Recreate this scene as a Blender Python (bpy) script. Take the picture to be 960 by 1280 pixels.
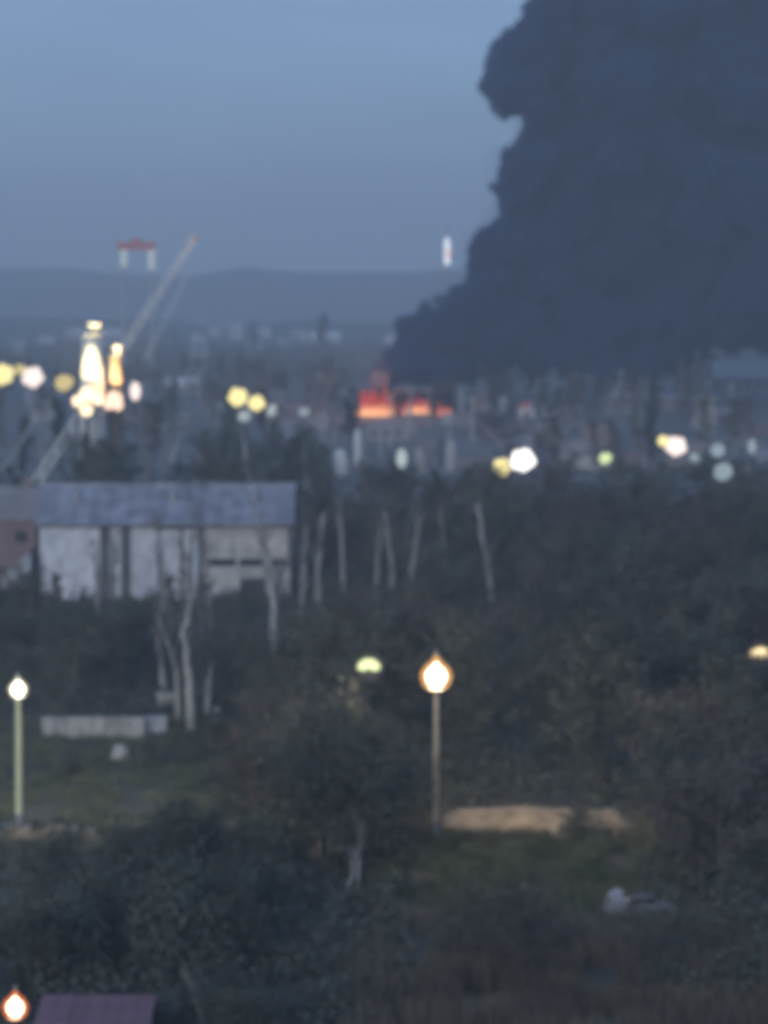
import bpy, bmesh, math, random
from mathutils import Vector, Matrix, noise

scene = bpy.context.scene
for o in list(bpy.data.objects):
    bpy.data.objects.remove(o)
col = scene.collection

# ------------------------------------------------------------------ camera
CAM_H = 32.0                      # balcony of a tower block
FPX = 4000.0                      # focal length in photo pixels (960 wide)
PITCH = math.atan(270 / FPX)      # horizon sits on photo row 370
cam_d = bpy.data.cameras.new('camera')
cam = bpy.data.objects.new('camera', cam_d)
col.objects.link(cam)
cam.location = (0, 0, CAM_H)
cam.rotation_euler = (math.pi / 2 - PITCH, 0, 0)
cam_d.sensor_fit = 'HORIZONTAL'
cam_d.sensor_width = 36
cam_d.lens = 36 * FPX / 960
cam_d.clip_start = 1
cam_d.clip_end = 30000
cam_d.dof.use_dof = True          # long zoom, focus missed short of the town
cam_d.dof.focus_distance = 34
cam_d.dof.aperture_fstop = 1.6
scene.camera = cam

# ------------------------------------------------------------------ world
SUN_EL, SUN_ROT = math.radians(13), math.radians(195)
world = bpy.data.worlds.new('World')
scene.world = world
world.use_nodes = True
wn, wl = world.node_tree.nodes, world.node_tree.links
wn.clear()
sky = wn.new('ShaderNodeTexSky')
sky.sky_type = 'NISHITA'
sky.sun_disc = False
sky.sun_elevation = SUN_EL
sky.sun_rotation = SUN_ROT
sky.altitude = 50
sky.air_density = 1.0
sky.dust_density = 1.0
sky.ozone_density = 1.0
tint = wn.new('ShaderNodeMix'); tint.data_type = 'RGBA'; tint.blend_type = 'MULTIPLY'
tint.inputs[0].default_value = 1.0
tint.inputs[7].default_value = (0.56, 0.78, 1.36, 1)
# faint uneven veil of high cloud, the same all round the sky
tc = wn.new('ShaderNodeTexCoord')
mp = wn.new('ShaderNodeMapping'); mp.inputs['Scale'].default_value = (9, 9, 42)
nz = wn.new('ShaderNodeTexNoise'); nz.inputs['Scale'].default_value = 1.3; nz.inputs['Detail'].default_value = 4
mr = wn.new('ShaderNodeMapRange'); mr.inputs[3].default_value = 0.84; mr.inputs[4].default_value = 1.16
veil = wn.new('ShaderNodeMix'); veil.data_type = 'RGBA'; veil.blend_type = 'MULTIPLY'; veil.inputs[0].default_value = 1.0
bg = wn.new('ShaderNodeBackground'); bg.inputs[1].default_value = 0.1
wo = wn.new('ShaderNodeOutputWorld')
oc = wn.new('ShaderNodeMix'); oc.data_type = 'RGBA'; oc.inputs[0].default_value = 0.62      # thin even overcast over the clear sky
oc.inputs[7].default_value = (1.7, 2.62, 4.2, 1)
wl.new(sky.outputs[0], tint.inputs[6]); wl.new(tint.outputs[2], oc.inputs[6]); wl.new(oc.outputs[2], veil.inputs[6])
wl.new(tc.outputs['Generated'], mp.inputs[0]); wl.new(mp.outputs[0], nz.inputs[0])
wl.new(nz.outputs[0], mr.inputs[0]); wl.new(mr.outputs[0], veil.inputs[7])
wl.new(veil.outputs[2], bg.inputs[0]); wl.new(bg.outputs[0], wo.inputs[0])

sun_d = bpy.data.lights.new('sun', 'SUN')
sun_d.energy = 1.2
sun_d.angle = math.radians(25)
sun_d.color = (1.0, 0.93, 0.86)
sun = bpy.data.objects.new('sun', sun_d)
col.objects.link(sun)
sdir = Vector((math.sin(SUN_ROT) * math.cos(SUN_EL), math.cos(SUN_ROT) * math.cos(SUN_EL), math.sin(SUN_EL)))
sun.rotation_euler = sdir.to_track_quat('Z', 'Y').to_euler()

vs = scene.view_settings
vs.view_transform = 'Standard'
vs.look = 'None'
vs.exposure = 0.35
vs.gamma = 1.0
vs.use_curve_mapping = False

cy = scene.cycles
cy.use_denoising = True
cy.max_bounces = 5
cy.diffuse_bounces = 2
cy.glossy_bounces = 2
cy.transmission_bounces = 2
cy.volume_bounces = 3
cy.transparent_max_bounces = 6
cy.sample_clamp_indirect = 1.0
cy.sample_clamp_direct = 12.0
cy.pixel_filter_type = 'GAUSSIAN'
cy.filter_width = 3.6

rnd = random.Random(7)

# ------------------------------------------------------------------ helpers
_c, _s = math.cos(PITCH), math.sin(PITCH)
def ray(px, py):
    a, b = (px - 480) / FPX, (640 - py) / FPX
    return Vector((a, _c + b * _s, -_s + b * _c))
def at(px, py, D):
    r = ray(px, py)
    return Vector((0, 0, CAM_H)) + r * (D / r.y)
def gp(px, py):
    r = ray(px, py)
    return Vector((0, 0, CAM_H)) + r * (CAM_H / -r.z)
def ppm(D):
    return FPX / D

class MB:
    def __init__(s):
        s.v, s.f, s.m = [], [], []
    def quad(s, a, b, c, d, mi=0):
        n = len(s.v); s.v += [tuple(a), tuple(b), tuple(c), tuple(d)]; s.f.append((n, n+1, n+2, n+3)); s.m.append(mi)
    def box(s, x0, x1, y0, y1, z0, z1, mi=0):
        n = len(s.v)
        s.v += [(x, y, z) for z in (z0, z1) for y in (y0, y1) for x in (x0, x1)]
        for q in ((0,2,3,1),(4,5,7,6),(0,1,5,4),(2,6,7,3),(0,4,6,2),(1,3,7,5)):
            s.f.append(tuple(n+i for i in q)); s.m.append(mi)
        return s
    def prism(s, pts, y0, y1, mi=0):           # x-z outline pushed along y
        n, k = len(s.v), len(pts)
        s.v += [(x, y0, z) for x, z in pts] + [(x, y1, z) for x, z in pts]
        s.f.append(tuple(range(n, n+k))); s.m.append(mi)
        s.f.append(tuple(range(n+2*k-1, n+k-1, -1))); s.m.append(mi)
        for i in range(k):
            j = (i+1) % k
            s.f.append((n+i, n+k+i, n+k+j, n+j)); s.m.append(mi)
        return s
    def tube(s, pts, rad, sides=6, mi=0):
        pts = [Vector(p) for p in pts]
        n0 = len(s.v)
        for i, p in enumerate(pts):
            t = (pts[min(i+1, len(pts)-1)] - pts[max(i-1, 0)])
            t = t.normalized() if t.length > 1e-6 else Vector((0,0,1))
            u = t.orthogonal().normalized() if i == 0 else (u - t*u.dot(t)).normalized()
            w = t.cross(u)
            r = rad[i] if hasattr(rad, '__len__') else rad
            for k in range(sides):
                a = 2*math.pi*k/sides
                s.v.append(tuple(p + (u*math.cos(a) + w*math.sin(a))*r))
        for i in range(len(pts)-1):
            for k in range(sides):
                k2 = (k+1) % sides
                s.f.append((n0+i*sides+k, n0+i*sides+k2, n0+(i+1)*sides+k2, n0+(i+1)*sides+k)); s.m.append(mi)
        s.f.append(tuple(n0+k for k in range(sides-1, -1, -1))); s.m.append(mi)
        e = n0+(len(pts)-1)*sides
        s.f.append(tuple(e+k for k in range(sides))); s.m.append(mi)
        return s
    def lathe(s, prof, c=(0,0,0), sides=14, axis='Z', mi=0):
        n0 = len(s.v)
        for r, z in prof:
            for k in range(sides):
                a = 2*math.pi*k/sides
                p = (r*math.cos(a), r*math.sin(a), z) if axis == 'Z' else (r*math.cos(a), -z, r*math.sin(a))
                s.v.append((c[0]+p[0], c[1]+p[1], c[2]+p[2]))
        for i in range(len(prof)-1):
            for k in range(sides):
                k2 = (k+1) % sides
                s.f.append((n0+i*sides+k, n0+i*sides+k2, n0+(i+1)*sides+k2, n0+(i+1)*sides+k)); s.m.append(mi)
        s.f.append(tuple(n0+k for k in range(sides-1, -1, -1))); s.m.append(mi)
        e = n0+(len(prof)-1)*sides
        s.f.append(tuple(e+k for k in range(sides))); s.m.append(mi)
        return s
    def mesh(s, name, mats, smooth=False):
        me = bpy.data.meshes.new(name)
        me.from_pydata(s.v, [], s.f)
        for m in (mats if isinstance(mats, (list, tuple)) else [mats]): me.materials.append(m)
        if any(s.m): me.polygons.foreach_set('material_index', s.m)
        if smooth: me.polygons.foreach_set('use_smooth', [True]*len(me.polygons))
        me.update()
        return me
    def build(s, name, mats, parent=None, smooth=False):
        o = bpy.data.objects.new(name, s.mesh(name, mats, smooth))
        col.objects.link(o); o.parent = parent
        return o

def tag(o, label=None, cat=None, group=None, kind=None):
    if label: o['label'] = label
    if cat: o['category'] = cat
    if group: o['group'] = group
    if kind: o['kind'] = kind
    return o
def thing(name, label, cat, loc=(0,0,0), rz=0, group=None):
    o = bpy.data.objects.new(name, None); col.objects.link(o)
    o.empty_display_size = 0.2
    o.location = loc; o.rotation_euler = (0, 0, rz)
    return tag(o, label, cat, group)
def inst(name, me, parent, loc=(0,0,0)):
    o = bpy.data.objects.new(name, me); col.objects.link(o); o.parent = parent; o.location = loc
    return o

# ------------------------------------------------------------------ materials
def mat(name, c, rough=0.85, var=0.25, scale=2.0, c2=None, bump=0.0, metal=0.0, objvar=0.0, detail=5):
    m = bpy.data.materials.new(name); m.use_nodes = True
    n, l = m.node_tree.nodes, m.node_tree.links
    b = n['Principled BSDF']
    b.inputs['Roughness'].default_value = rough
    b.inputs['Metallic'].default_value = metal
    b.inputs['Specular IOR Level'].default_value = 0.25
    t = n.new('ShaderNodeTexCoord'); z = n.new('ShaderNodeTexNoise')
    z.inputs['Scale'].default_value = scale; z.inputs['Detail'].default_value = detail
    l.new(t.outputs['Object'], z.inputs[0])
    r = n.new('ShaderNodeValToRGB')
    r.color_ramp.elements[0].position = 0.3; r.color_ramp.elements[1].position = 0.72
    lo = [x*(1-var) for x in c] if c2 is None else list(c2)
    hi = [min(1, x*(1+var)) for x in c] if c2 is None else list(c)
    r.color_ramp.elements[0].color = (*lo, 1); r.color_ramp.elements[1].color = (*hi, 1)
    l.new(z.outputs[0], r.inputs[0])
    out = r.outputs[0]
    if objvar:
        oi = n.new('ShaderNodeObjectInfo'); q = n.new('ShaderNodeMapRange')
        q.inputs[3].default_value = 1-objvar; q.inputs[4].default_value = 1+objvar
        x = n.new('ShaderNodeMix'); x.data_type = 'RGBA'; x.blend_type = 'MULTIPLY'; x.inputs[0].default_value = 1
        l.new(oi.outputs['Random'], q.inputs[0]); l.new(out, x.inputs[6]); l.new(q.outputs[0], x.inputs[7]); out = x.outputs[2]
    l.new(out, b.inputs['Base Color'])
    if bump:
        bp = n.new('ShaderNodeBump'); bp.inputs['Strength'].default_value = bump
        l.new(z.outputs[0], bp.inputs['Height']); l.new(bp.outputs[0], b.inputs['Normal'])
    return m
def glow(name, c, strength):
    m = bpy.data.materials.new(name); m.use_nodes = True
    n, l = m.node_tree.nodes, m.node_tree.links
    n.clear()
    e = n.new('ShaderNodeEmission'); e.inputs[0].default_value = (*c, 1); e.inputs[1].default_value = strength
    z = n.new('ShaderNodeTexNoise'); z.inputs['Scale'].default_value = 1.5
    t = n.new('ShaderNodeTexCoord'); l.new(t.outputs['Object'], z.inputs[0])
    q = n.new('ShaderNodeMapRange'); q.inputs[3].default_value = strength*0.8; q.inputs[4].default_value = strength*1.2
    l.new(z.outputs[0], q.inputs[0]); l.new(q.outputs[0], e.inputs[1])
    o = n.new('ShaderNodeOutputMaterial'); l.new(e.outputs[0], o.inputs[0])
    return m

M = dict(
    ground=mat('ground_soil', (0.12, 0.115, 0.085), 0.95, scale=0.035, c2=(0.05, 0.052, 0.045), detail=9),
    yard=mat('dusty_yard', (0.24, 0.23, 0.22), 0.95, scale=0.03, c2=(0.1, 0.1, 0.1), detail=8),
    hill=mat('hill_wood', (0.05, 0.06, 0.05), 0.95, scale=0.01, var=0.4),
    bark_dark=mat('bark_dark', (0.07, 0.06, 0.05), 0.9, scale=6, objvar=0.3),
    bark_grey=mat('bark_grey', (0.3, 0.3, 0.28), 0.9, scale=4, objvar=0.25),
    bark_pale=mat('bark_pale', (0.5, 0.5, 0.48), 0.85, scale=3, c2=(0.22, 0.22, 0.21)),
    leaf_dark=mat('leaf_dark', (0.11, 0.125, 0.1), 0.8, scale=0.7, c2=(0.05, 0.06, 0.052), objvar=0.35),
    leaf_brown=mat('leaf_brown', (0.14, 0.125, 0.11), 0.85, scale=0.7, c2=(0.065, 0.06, 0.055), objvar=0.35),
    leaf_green=mat('leaf_green', (0.16, 0.18, 0.09), 0.75, scale=0.8, c2=(0.07, 0.085, 0.05), objvar=0.3),
    twig=mat('twig_grey', (0.2, 0.19, 0.18), 0.9, scale=1.5, c2=(0.1, 0.09, 0.09), objvar=0.35),
    reed=mat('reed', (0.19, 0.16, 0.125), 0.9, scale=0.25, c2=(0.07, 0.062, 0.055)),
    grass=mat('grass', (0.2, 0.21, 0.12), 0.9, scale=0.3, c2=(0.06, 0.07, 0.04)),
    plaster=mat('white_plaster', (0.62, 0.66, 0.7), 0.85, scale=0.7, c2=(0.32, 0.35, 0.39), objvar=0.14),
    plaster_warm=mat('grey_warm_plaster', (0.55, 0.54, 0.51), 0.85, scale=0.6, c2=(0.3, 0.3, 0.29), objvar=0.1),
    recess=mat('recess_grey', (0.16, 0.17, 0.19), 0.9, scale=0.6),
    roof_blue=mat('roof_sheet', (0.34, 0.36, 0.42), 0.75, scale=0.5, c2=(0.17, 0.18, 0.22), objvar=0.15),
    roof_dark=mat('roof_dark', (0.12, 0.11, 0.11), 0.8, scale=0.8, objvar=0.2),
    roof_pink=mat('roof_pink', (0.22, 0.14, 0.17), 0.75, scale=1.2, c2=(0.18, 0.1, 0.12), objvar=0.12),
    brick=mat('old_brick', (0.25, 0.19, 0.19), 0.9, scale=1.0, c2=(0.16, 0.13, 0.14)),
    concrete=mat('concrete', (0.4, 0.4, 0.39), 0.9, scale=1.2, c2=(0.26, 0.26, 0.26), objvar=0.2, bump=0.2),
    grey_wall=mat('grey_wall', (0.3, 0.3, 0.31), 0.9, scale=0.3, c2=(0.2, 0.2, 0.21), objvar=0.35),
    sand=mat('sandy_render', (0.4, 0.32, 0.22), 0.95, scale=0.9, c2=(0.17, 0.135, 0.1), objvar=0.1),
    glass=mat('dark_glass', (0.03, 0.035, 0.045), 0.2, scale=1),
    metal_dark=mat('dark_metal', (0.06, 0.06, 0.065), 0.6, scale=3),
    metal_grey=mat('galvanised', (0.35, 0.36, 0.37), 0.55, scale=3, metal=0.2),
    metal_white=mat('white_paint', (0.75, 0.76, 0.74), 0.5, scale=1.5, c2=(0.6, 0.61, 0.58)),
    pole_warm_lit=mat('warm_lamplit_pole', (0.72, 0.58, 0.38), 0.5, scale=1.5, c2=(0.55, 0.43, 0.28)),  # warm lamplight on the pole put into its colour
    pole_yellow_lit=mat('yellow_lamplit_pole', (0.78, 0.78, 0.48), 0.5, scale=1.5, c2=(0.65, 0.66, 0.4)),  # yellowish lamplight on a white pole put into its colour
    red=mat('red_paint', (0.5, 0.13, 0.12), 0.6, scale=1),
    charred=mat('charred', (0.035, 0.03, 0.03), 0.95, scale=1.5),
    tyre=mat('tyre', (0.02, 0.02, 0.02), 0.9),
    car_grey=mat('car_paint', (0.3, 0.31, 0.33), 0.35, scale=0.5, metal=0.3),
)
def glow_shell(name, c, strength, clear):  # part-clear emissive shell: the lamp's coloured glow rim put into a material
    m = bpy.data.materials.new(name); m.use_nodes = True
    n, l = m.node_tree.nodes, m.node_tree.links; n.clear()
    e = n.new('ShaderNodeEmission'); e.inputs[0].default_value = (*c, 1); e.inputs[1].default_value = strength
    t = n.new('ShaderNodeBsdfTransparent'); x = n.new('ShaderNodeMixShader'); x.inputs[0].default_value = clear
    o = n.new('ShaderNodeOutputMaterial'); l.new(e.outputs[0], x.inputs[1]); l.new(t.outputs[0], x.inputs[2]); l.new(x.outputs[0], o.inputs[0])
    return m
FR = dict(warm=glow_shell('glow_shell_amber', (1.0, 0.5, 0.18), 1.0, 0.5), white=glow_shell('glow_shell_white', (0.95, 0.9, 0.6), 0.9, 0.5), red=glow_shell('glow_shell_red', (1.0, 0.26, 0.1), 0.9, 0.5), peach=glow_shell('glow_shell_peach', (1.0, 0.6, 0.45), 0.8, 0.5))
GL = dict(
    white=glow('lamp_white', (1.0, 0.97, 0.93), 1.6),
    pink=glow('lamp_pinkish', (1.0, 0.82, 0.74), 1.25),
    yellow=glow('lamp_yellow', (1.0, 0.85, 0.36), 1.15),
    dimyellow=glow('lamp_dim_yellow', (0.75, 0.6, 0.25), 0.85),
    green=glow('lamp_green', (0.72, 0.86, 0.42), 0.95),
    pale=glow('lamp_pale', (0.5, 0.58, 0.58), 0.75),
    blue=glow('lamp_blue', (0.34, 0.42, 0.48), 0.7),
    bluewhite=glow('lamp_bluewhite', (0.75, 0.8, 0.88), 1.3),
    street=glow('street_globe', (1.0, 0.78, 0.5), 700.0),
    street_white=glow('street_white', (1.0, 0.92, 0.74), 800.0),
    hooded=glow('hooded_lens', (0.9, 1.0, 0.5), 1.1),
    amber=glow('amber_lens', (1.0, 0.75, 0.4), 1.3),
    garden=glow('garden_glow', (1.0, 0.6, 0.32), 30.0),
    flood=glow('tower_flood', (1.0, 0.8, 0.5), 1.7),
    flood_orange=glow('tower_flood_orange', (1.0, 0.68, 0.5), 1.4),
)

# ------------------------------------------------------------------ ground and hills
g = MB(); g.quad((-7000, -1500, 0), (7000, -1500, 0), (7000, 5300, 0), (-7000, 5300, 0))
tag(g.build('ground', M['ground']), kind='structure')

yd = MB(); yd.quad((-400, 500, 0.004), (400, 500, 0.004), (500, 1230, 0.004), (-500, 1230, 0.004))
tag(yd.build('yard', M['yard']), kind='structure')

def hills(name, D0, depth, peaks, seed, base):
    mb = MB(); nx, ny = 160, 8
    for j in range(ny+1):
        for i in range(nx+1):
            x = -5200 + 10400*i/nx; t = j/ny
            prof = math.sin(math.pi*t)
            h = base*(0.8+0.35*noise.noise(Vector((x*0.0016, seed, 0)))+0.16*noise.noise(Vector((x*0.008, seed, t*2)))) * prof
            h += 4*prof*noise.noise(Vector((x*0.03, seed*3, t*4)))
            mb.v.append((x, D0+depth*t, max(h, 0) - (0.5 if prof < 0.01 else 0)))
    for j in range(ny):
        for i in range(nx):
            a = j*(nx+1)+i
            mb.f.append((a, a+1, a+nx+2, a+nx+1)); mb.m.append(0)
    tag(mb.build(name, M['hill'], smooth=True), kind='structure')
hills('hills', 3900, 1300, 0, 3.1, 88)
hills('hills', 2500, 450, 0, 8.4, 14)

# ------------------------------------------------------------------ smoke plume
EDGE = [(668,-40),(662,0),(648,40),(612,70),(606,100),(640,120),(654,145),(636,182),(617,215),(620,245),(630,262),(604,290),
        (589,315),(592,345),(566,376),(540,384),(532,402),(504,416),(493,440),(486,462)]
SD = 930.0
sm = bmesh.new()
def ball(px, py, D, rpx):
    p = at(px+(7 if py < 300 else 0), py, D)
    bmesh.ops.create_icosphere(sm, subdivisions=3, radius=rpx/ppm(SD), matrix=Matrix.Translation(p))
r2 = random.Random(21)
for i in range(len(EDGE)-1):
    (x0, y0), (x1, y1) = EDGE[i], EDGE[i+1]
    n = max(1, int(math.hypot(x1-x0, y1-y0)/14))
    for k in range(n):
        t = k/n
        rr = r2.uniform(9, 22) if y0 < 370 else r2.uniform(9, 14)
        ball(x0+(x1-x0)*t+rr*0.85, y0+(y1-y0)*t, SD+r2.uniform(-10, 10), rr)
for py in range(-200, 455, 26):
    xe = 760 - min(py, 0)*0.15
    for i in range(len(EDGE)-1):
        if EDGE[i][1] <= py <= EDGE[i+1][1]:
            xe = EDGE[i][0]
    if py < -40: xe = 700 + (-40-py)*0.25 + 30*math.sin(py*0.05)
    xr = 1190 + (455-py)*0.18
    for q in range(3):
        ball(xe+18+q*9, py+r2.uniform(-9, 9)+q*6, SD+r2.uniform(-14, 14), r2.uniform(14, 20) if py < 430 else 11)
    x = xe + 34
    while x < xr:
        rr = r2.uniform(22, 44) if py < 380 else r2.uniform(22, 30)
        lim = 464 if x < 850 else 464-min(24, (x-850)*0.3)
        if py + rr > lim: rr = lim-py
        if rr < 8: x += 14; continue
        ball(x, py+r2.uniform(-8, 8), SD+15+r2.uniform(-30, 45)*min(1, (x-xe)/150), rr)
        x += rr*1.05
for px, py, D, rr in [(470,478,852,9),(480,470,856,12),(492,462,862,14),(505,468,870,14),(522,464,880,15),(540,466,890,16),(500,450,880,14),(512,440,895,16),(530,452,900,16),(556,468,900,15)]:
    ball(px, py, D, rr)
sme = bpy.data.meshes.new('smoke_plume'); sm.to_mesh(sme); sm.free()
smoke = bpy.data.objects.new('smoke_plume', sme); col.objects.link(smoke)
md = smoke.modifiers.new('union', 'REMESH'); md.mode = 'VOXEL'; md.voxel_size = 0.8
for nm, sz, st in (('billow_large', 10, 11.0), ('billow_mid', 4, 10.0), ('billow_small', 1.7, 4.5)):
    tx = bpy.data.textures.new(nm, 'CLOUDS'); tx.noise_scale = sz; tx.noise_depth = 3
    dm = smoke.modifiers.new(nm, 'DISPLACE'); dm.texture = tx; dm.texture_coords = 'GLOBAL'; dm.strength = st; dm.mid_level = 0.5
md2 = smoke.modifiers.new('reunite', 'REMESH'); md2.mode = 'VOXEL'; md2.voxel_size = 0.8
sv = bpy.data.materials.new('black_smoke'); sv.use_nodes = True
sn, sl = sv.node_tree.nodes, sv.node_tree.links
sn.clear()
pv = sn.new('ShaderNodeVolumePrincipled'); pv.inputs['Density'].default_value = 0.6
pv.inputs['Color'].default_value = (0.07, 0.125, 0.28, 1)
so = sn.new('ShaderNodeOutputMaterial'); sl.new(pv.outputs[0], so.inputs['Volume'])
sme.materials.append(sv)
veil_o = bpy.data.objects.new('smoke_veil', sme.copy()); col.objects.link(veil_o)
vm = veil_o.modifiers.new('union', 'REMESH'); vm.mode = 'VOXEL'; vm.voxel_size = 1.4
for nm, sz, st, ml in (('wisp_large', 9, 16.0, 0.4), ('wisp_small', 3, 7.0, 0.45)):
    tx = bpy.data.textures.new(nm, 'CLOUDS'); tx.noise_scale = sz; tx.noise_depth = 4
    dm = veil_o.modifiers.new(nm, 'DISPLACE'); dm.texture = tx; dm.texture_coords = 'GLOBAL'; dm.strength = st; dm.mid_level = ml
vm = veil_o.modifiers.new('reunite', 'REMESH'); vm.mode = 'VOXEL'; vm.voxel_size = 1.1
vmat = sv.copy(); vmat.name = 'thin_smoke'
[n_ for n_ in vmat.node_tree.nodes if n_.type == 'PRINCIPLED_VOLUME'][0].inputs['Density'].default_value = 0.009
veil_o.data.materials.clear(); veil_o.data.materials.append(vmat)
tag(veil_o, 'thin torn veil of smoke around the dark oil smoke column', 'smoke', kind='stuff')
tag(smoke, 'towering column of dark oil smoke rising behind the burning shed', 'smoke', kind='stuff')

# ------------------------------------------------------------------ buildings
def opening(parent, x0, x1, z0, z1, y, cols=2, frame='metal_white', name='window'):
    f = MB(); t = 0.1
    f.box(x0, x1, y-0.05, y+0.06, z0, z0+t); f.box(x0, x1, y-0.05, y+0.06, z1-t, z1)
    f.box(x0, x0+t, y-0.05, y+0.06, z0+t, z1-t); f.box(x1-t, x1, y-0.05, y+0.06, z0+t, z1-t)
    w = f.build(name, M[frame], parent)
    step = (x1-x0-2*t)/cols
    for k in range(cols):
        MB().box(x0+t+step*k+0.03, x0+t+step*(k+1)-0.03, y, y+0.04, z0+t, z1-t).build('pane', M['glass'], w)
    return w

def house(name, label, cat, px, py, wpx, hpx, depth, roof_h, wall='plaster', roof='roof_dark', wins=3, rz=0.0, group=None, chimney=False, floors=1):
    c = gp(px, py); D = c.y; k = ppm(D)
    w, h = wpx/k, hpx/k
    t = thing(name, label, cat, (c.x, c.y, 0), rz, group)
    MB().box(-w/2, w/2, 0, depth, 0, h).build('wall', M[wall], t)
    ov = 0.35
    rb = MB()
    if roof_h > 0.4:
        rb.prism([(-ov, h+0.02), (depth/2, h+roof_h), (depth+ov, h+0.02), (depth+ov, h+0.25), (depth/2, h+roof_h+0.25), (-ov, h+0.25)], -w/2-ov, w/2+ov)
        rb.v = [(y, x, z) for x, y, z in rb.v]; rb.f = [tuple(reversed(f)) for f in rb.f]
        gb = MB().prism([(0, h), (depth, h), (depth/2, h+roof_h-0.06)], -w/2, w/2)
        gb.v = [(y, x, z) for x, y, z in gb.v]; gb.f = [tuple(reversed(f)) for f in gb.f]
        gb.build('gable', M[wall], t)
    else:
        rb.box(-w/2-ov, w/2+ov, -ov, depth+ov, h+0.01, h+0.4)
    r = rb.build('roof', M[roof], t)
    if chimney:
        MB().box(w*0.2, w*0.2+0.8, depth/2+0.3, depth/2+1.1, h+roof_h*0.6, h+roof_h+1.2).build('chimney', M['brick'], r)
    fh = h/floors
    for fl in range(floors):
        for i in range(wins):
            x = -w/2 + w*(i+0.5)/wins; ww = min(1.6, w/wins*0.45)
            opening(t, x-ww/2, x+ww/2, fl*fh+fh*0.38, fl*fh+fh*0.72, -0.04, 2, 'recess')
    return t

# -- the pale hall behind the trees on the left
D1 = 337.0
def X1(px): return at(px, 700, D1).x
def Z1(py): return at(200, py, D1).z
hx0, hx1 = X1(46), X1(366)
hall = thing('pale_hall', 'long pale plastered hall with low blue-grey pitched roof and dark downpipe recesses', 'building', ((hx0+hx1)/2, D1, 0))
ox = (hx0+hx1)/2
def L(px): return X1(px) - ox
ze, zr, dep = Z1(656), 11.6, 14.0
MB().box(L(48), L(364), 0.25, dep, 0, ze).build('core_wall', M['recess'], hall)
zj = Z1(701)
for (a, b, z0, z1, m) in [(50,125,0,ze-0.25,'plaster'),(139,151,0,ze-0.25,'plaster'),(164,197,0,ze-0.25,'plaster'),(201,224,0,ze-0.5,'plaster'),
                          (231,247,0,ze-0.5,'plaster'),(257,290,zj+0.35,ze-0.25,'plaster_warm'),(291.5,325,zj+0.35,ze-0.25,'plaster_warm'),(326.5,360,zj+0.35,ze-0.25,'plaster_warm'),
                          (253,300,0,zj-0.75,'plaster_warm'),(301.5,331,2.2,zj-0.75,'plaster_warm'),(332.5,362,0,zj-0.75,'plaster_warm')]:
    MB().box(L(a), L(b), 0.0, 0.26, z0, z1).build('wall_panel', M[m], hall)
opening(hall, L(262), L(296), zj-0.72, zj+0.32, 0.14, 4)
opening(hall, L(298), L(330), zj-0.72, zj+0.32, 0.14, 4)
opening(hall, L(333), L(358), zj-0.72, zj+0.32, 0.14, 3)
opening(hall, L(224.4), L(230.6), 1.0, ze-1.0, 0.14, 1)
dr = MB().box(L(302), L(330), 0.1, 0.2, 0, 2.15).build('door', M['metal_dark'], hall)
MB().box(L(328), L(329), 0.04, 0.1, 1.0, 1.2).build('handle', M['metal_grey'], dr)
for a in (131, 157):
    MB().tube([(L(a), 0.12, 0), (L(a), 0.12, ze-0.1)], 0.11, 8).build('downpipe', M['metal_dark'], hall)
MB().box(L(46)-0.1, L(366)+0.1, -0.55, 0.0, ze-0.16, ze-0.02).build('eave', M['recess'], hall)
ns = 14
for i in range(ns):
    a = L(44) + (L(368)-L(44))*i/ns; b = L(44) + (L(368)-L(44))*(i+1)/ns
    e = rnd.uniform(-0.03, 0.05)
    for side in (0, 1):
        y0, y1 = (-0.65, dep/2) if side == 0 else (dep+0.65, dep/2)
        mb = MB()
        z0, z1 = ze+0.02+e, zr+e
        if side == 0: q = [(a+.03, y0, z0), (b-.03, y0, z0), (b-.03, y1, z1), (a+.03, y1, z1)]
        else: q = [(b-.03, y0, z0), (a+.03, y0, z0), (a+.03, y1, z1), (b-.03, y1, z1)]
        n = len(mb.v); mb.v = q + [(x, y, z+0.12) for x, y, z in q]
        mb.f = [(3,2,1,0),(4,5,6,7),(0,1,5,4),(1,2,6,5),(2,3,7,6),(3,0,4,7)]; mb.m = [0]*6
        mb.build('roof_sheet', M['roof_blue'], hall)
MB().tube([(L(44), dep/2, zr+0.14), (L(368), dep/2, zr+0.14)], 0.18, 6).build('ridge_cap', M['roof_blue'], hall)
gbl = MB().prism([(0.3, ze-0.02), (dep-0.05, ze-0.02), (dep/2, zr-0.15)], L(49), L(363))
gbl.v = [(y, x, z) for x, y, z in gbl.v]; gbl.f = [tuple(reversed(f)) for f in gbl.f]
gbl.build('gable', M['recess'], hall)
for a in (92, 214, 318):
    MB().lathe([(0.3, zr-1.6), (0.3, zr-0.6), (0.5, zr-0.55), (0.1, zr-0.3)], (L(a), dep/2-3, 0), 10).build('roof_vent', M['metal_grey'], hall)
# low annexe stepping down at its left end
an = thing('low_annexe', 'low pale lean-to annexe against the left end of the pale hall', 'building', (X1(24), D1-3, 0))
aw = 34/ppm(D1)
MB().prism([(-aw/2, 0), (aw/2, 0), (aw/2, 5.1), (-aw/2, 2.6)], 0, 6).build('wall', M['plaster'], an)
MB().prism([(-aw/2-.3, 2.55), (aw/2-0.02, 5.14), (aw/2-0.02, 5.32), (-aw/2-.3, 2.73)], -.3, 6.3).build('roof', M['roof_blue'], an)
opening(an, -0.6, 0.6, 1.0, 2.2, -0.05, 2)

# -- small brick house on the far left
house('brick_house', 'dull reddish brick house beside the left end of the pale hall', 'house', 8, 742, 76, 92, 9, 3.2, 'brick', 'grey_wall', 2, 0.0, chimney=True, floors=2)

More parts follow.
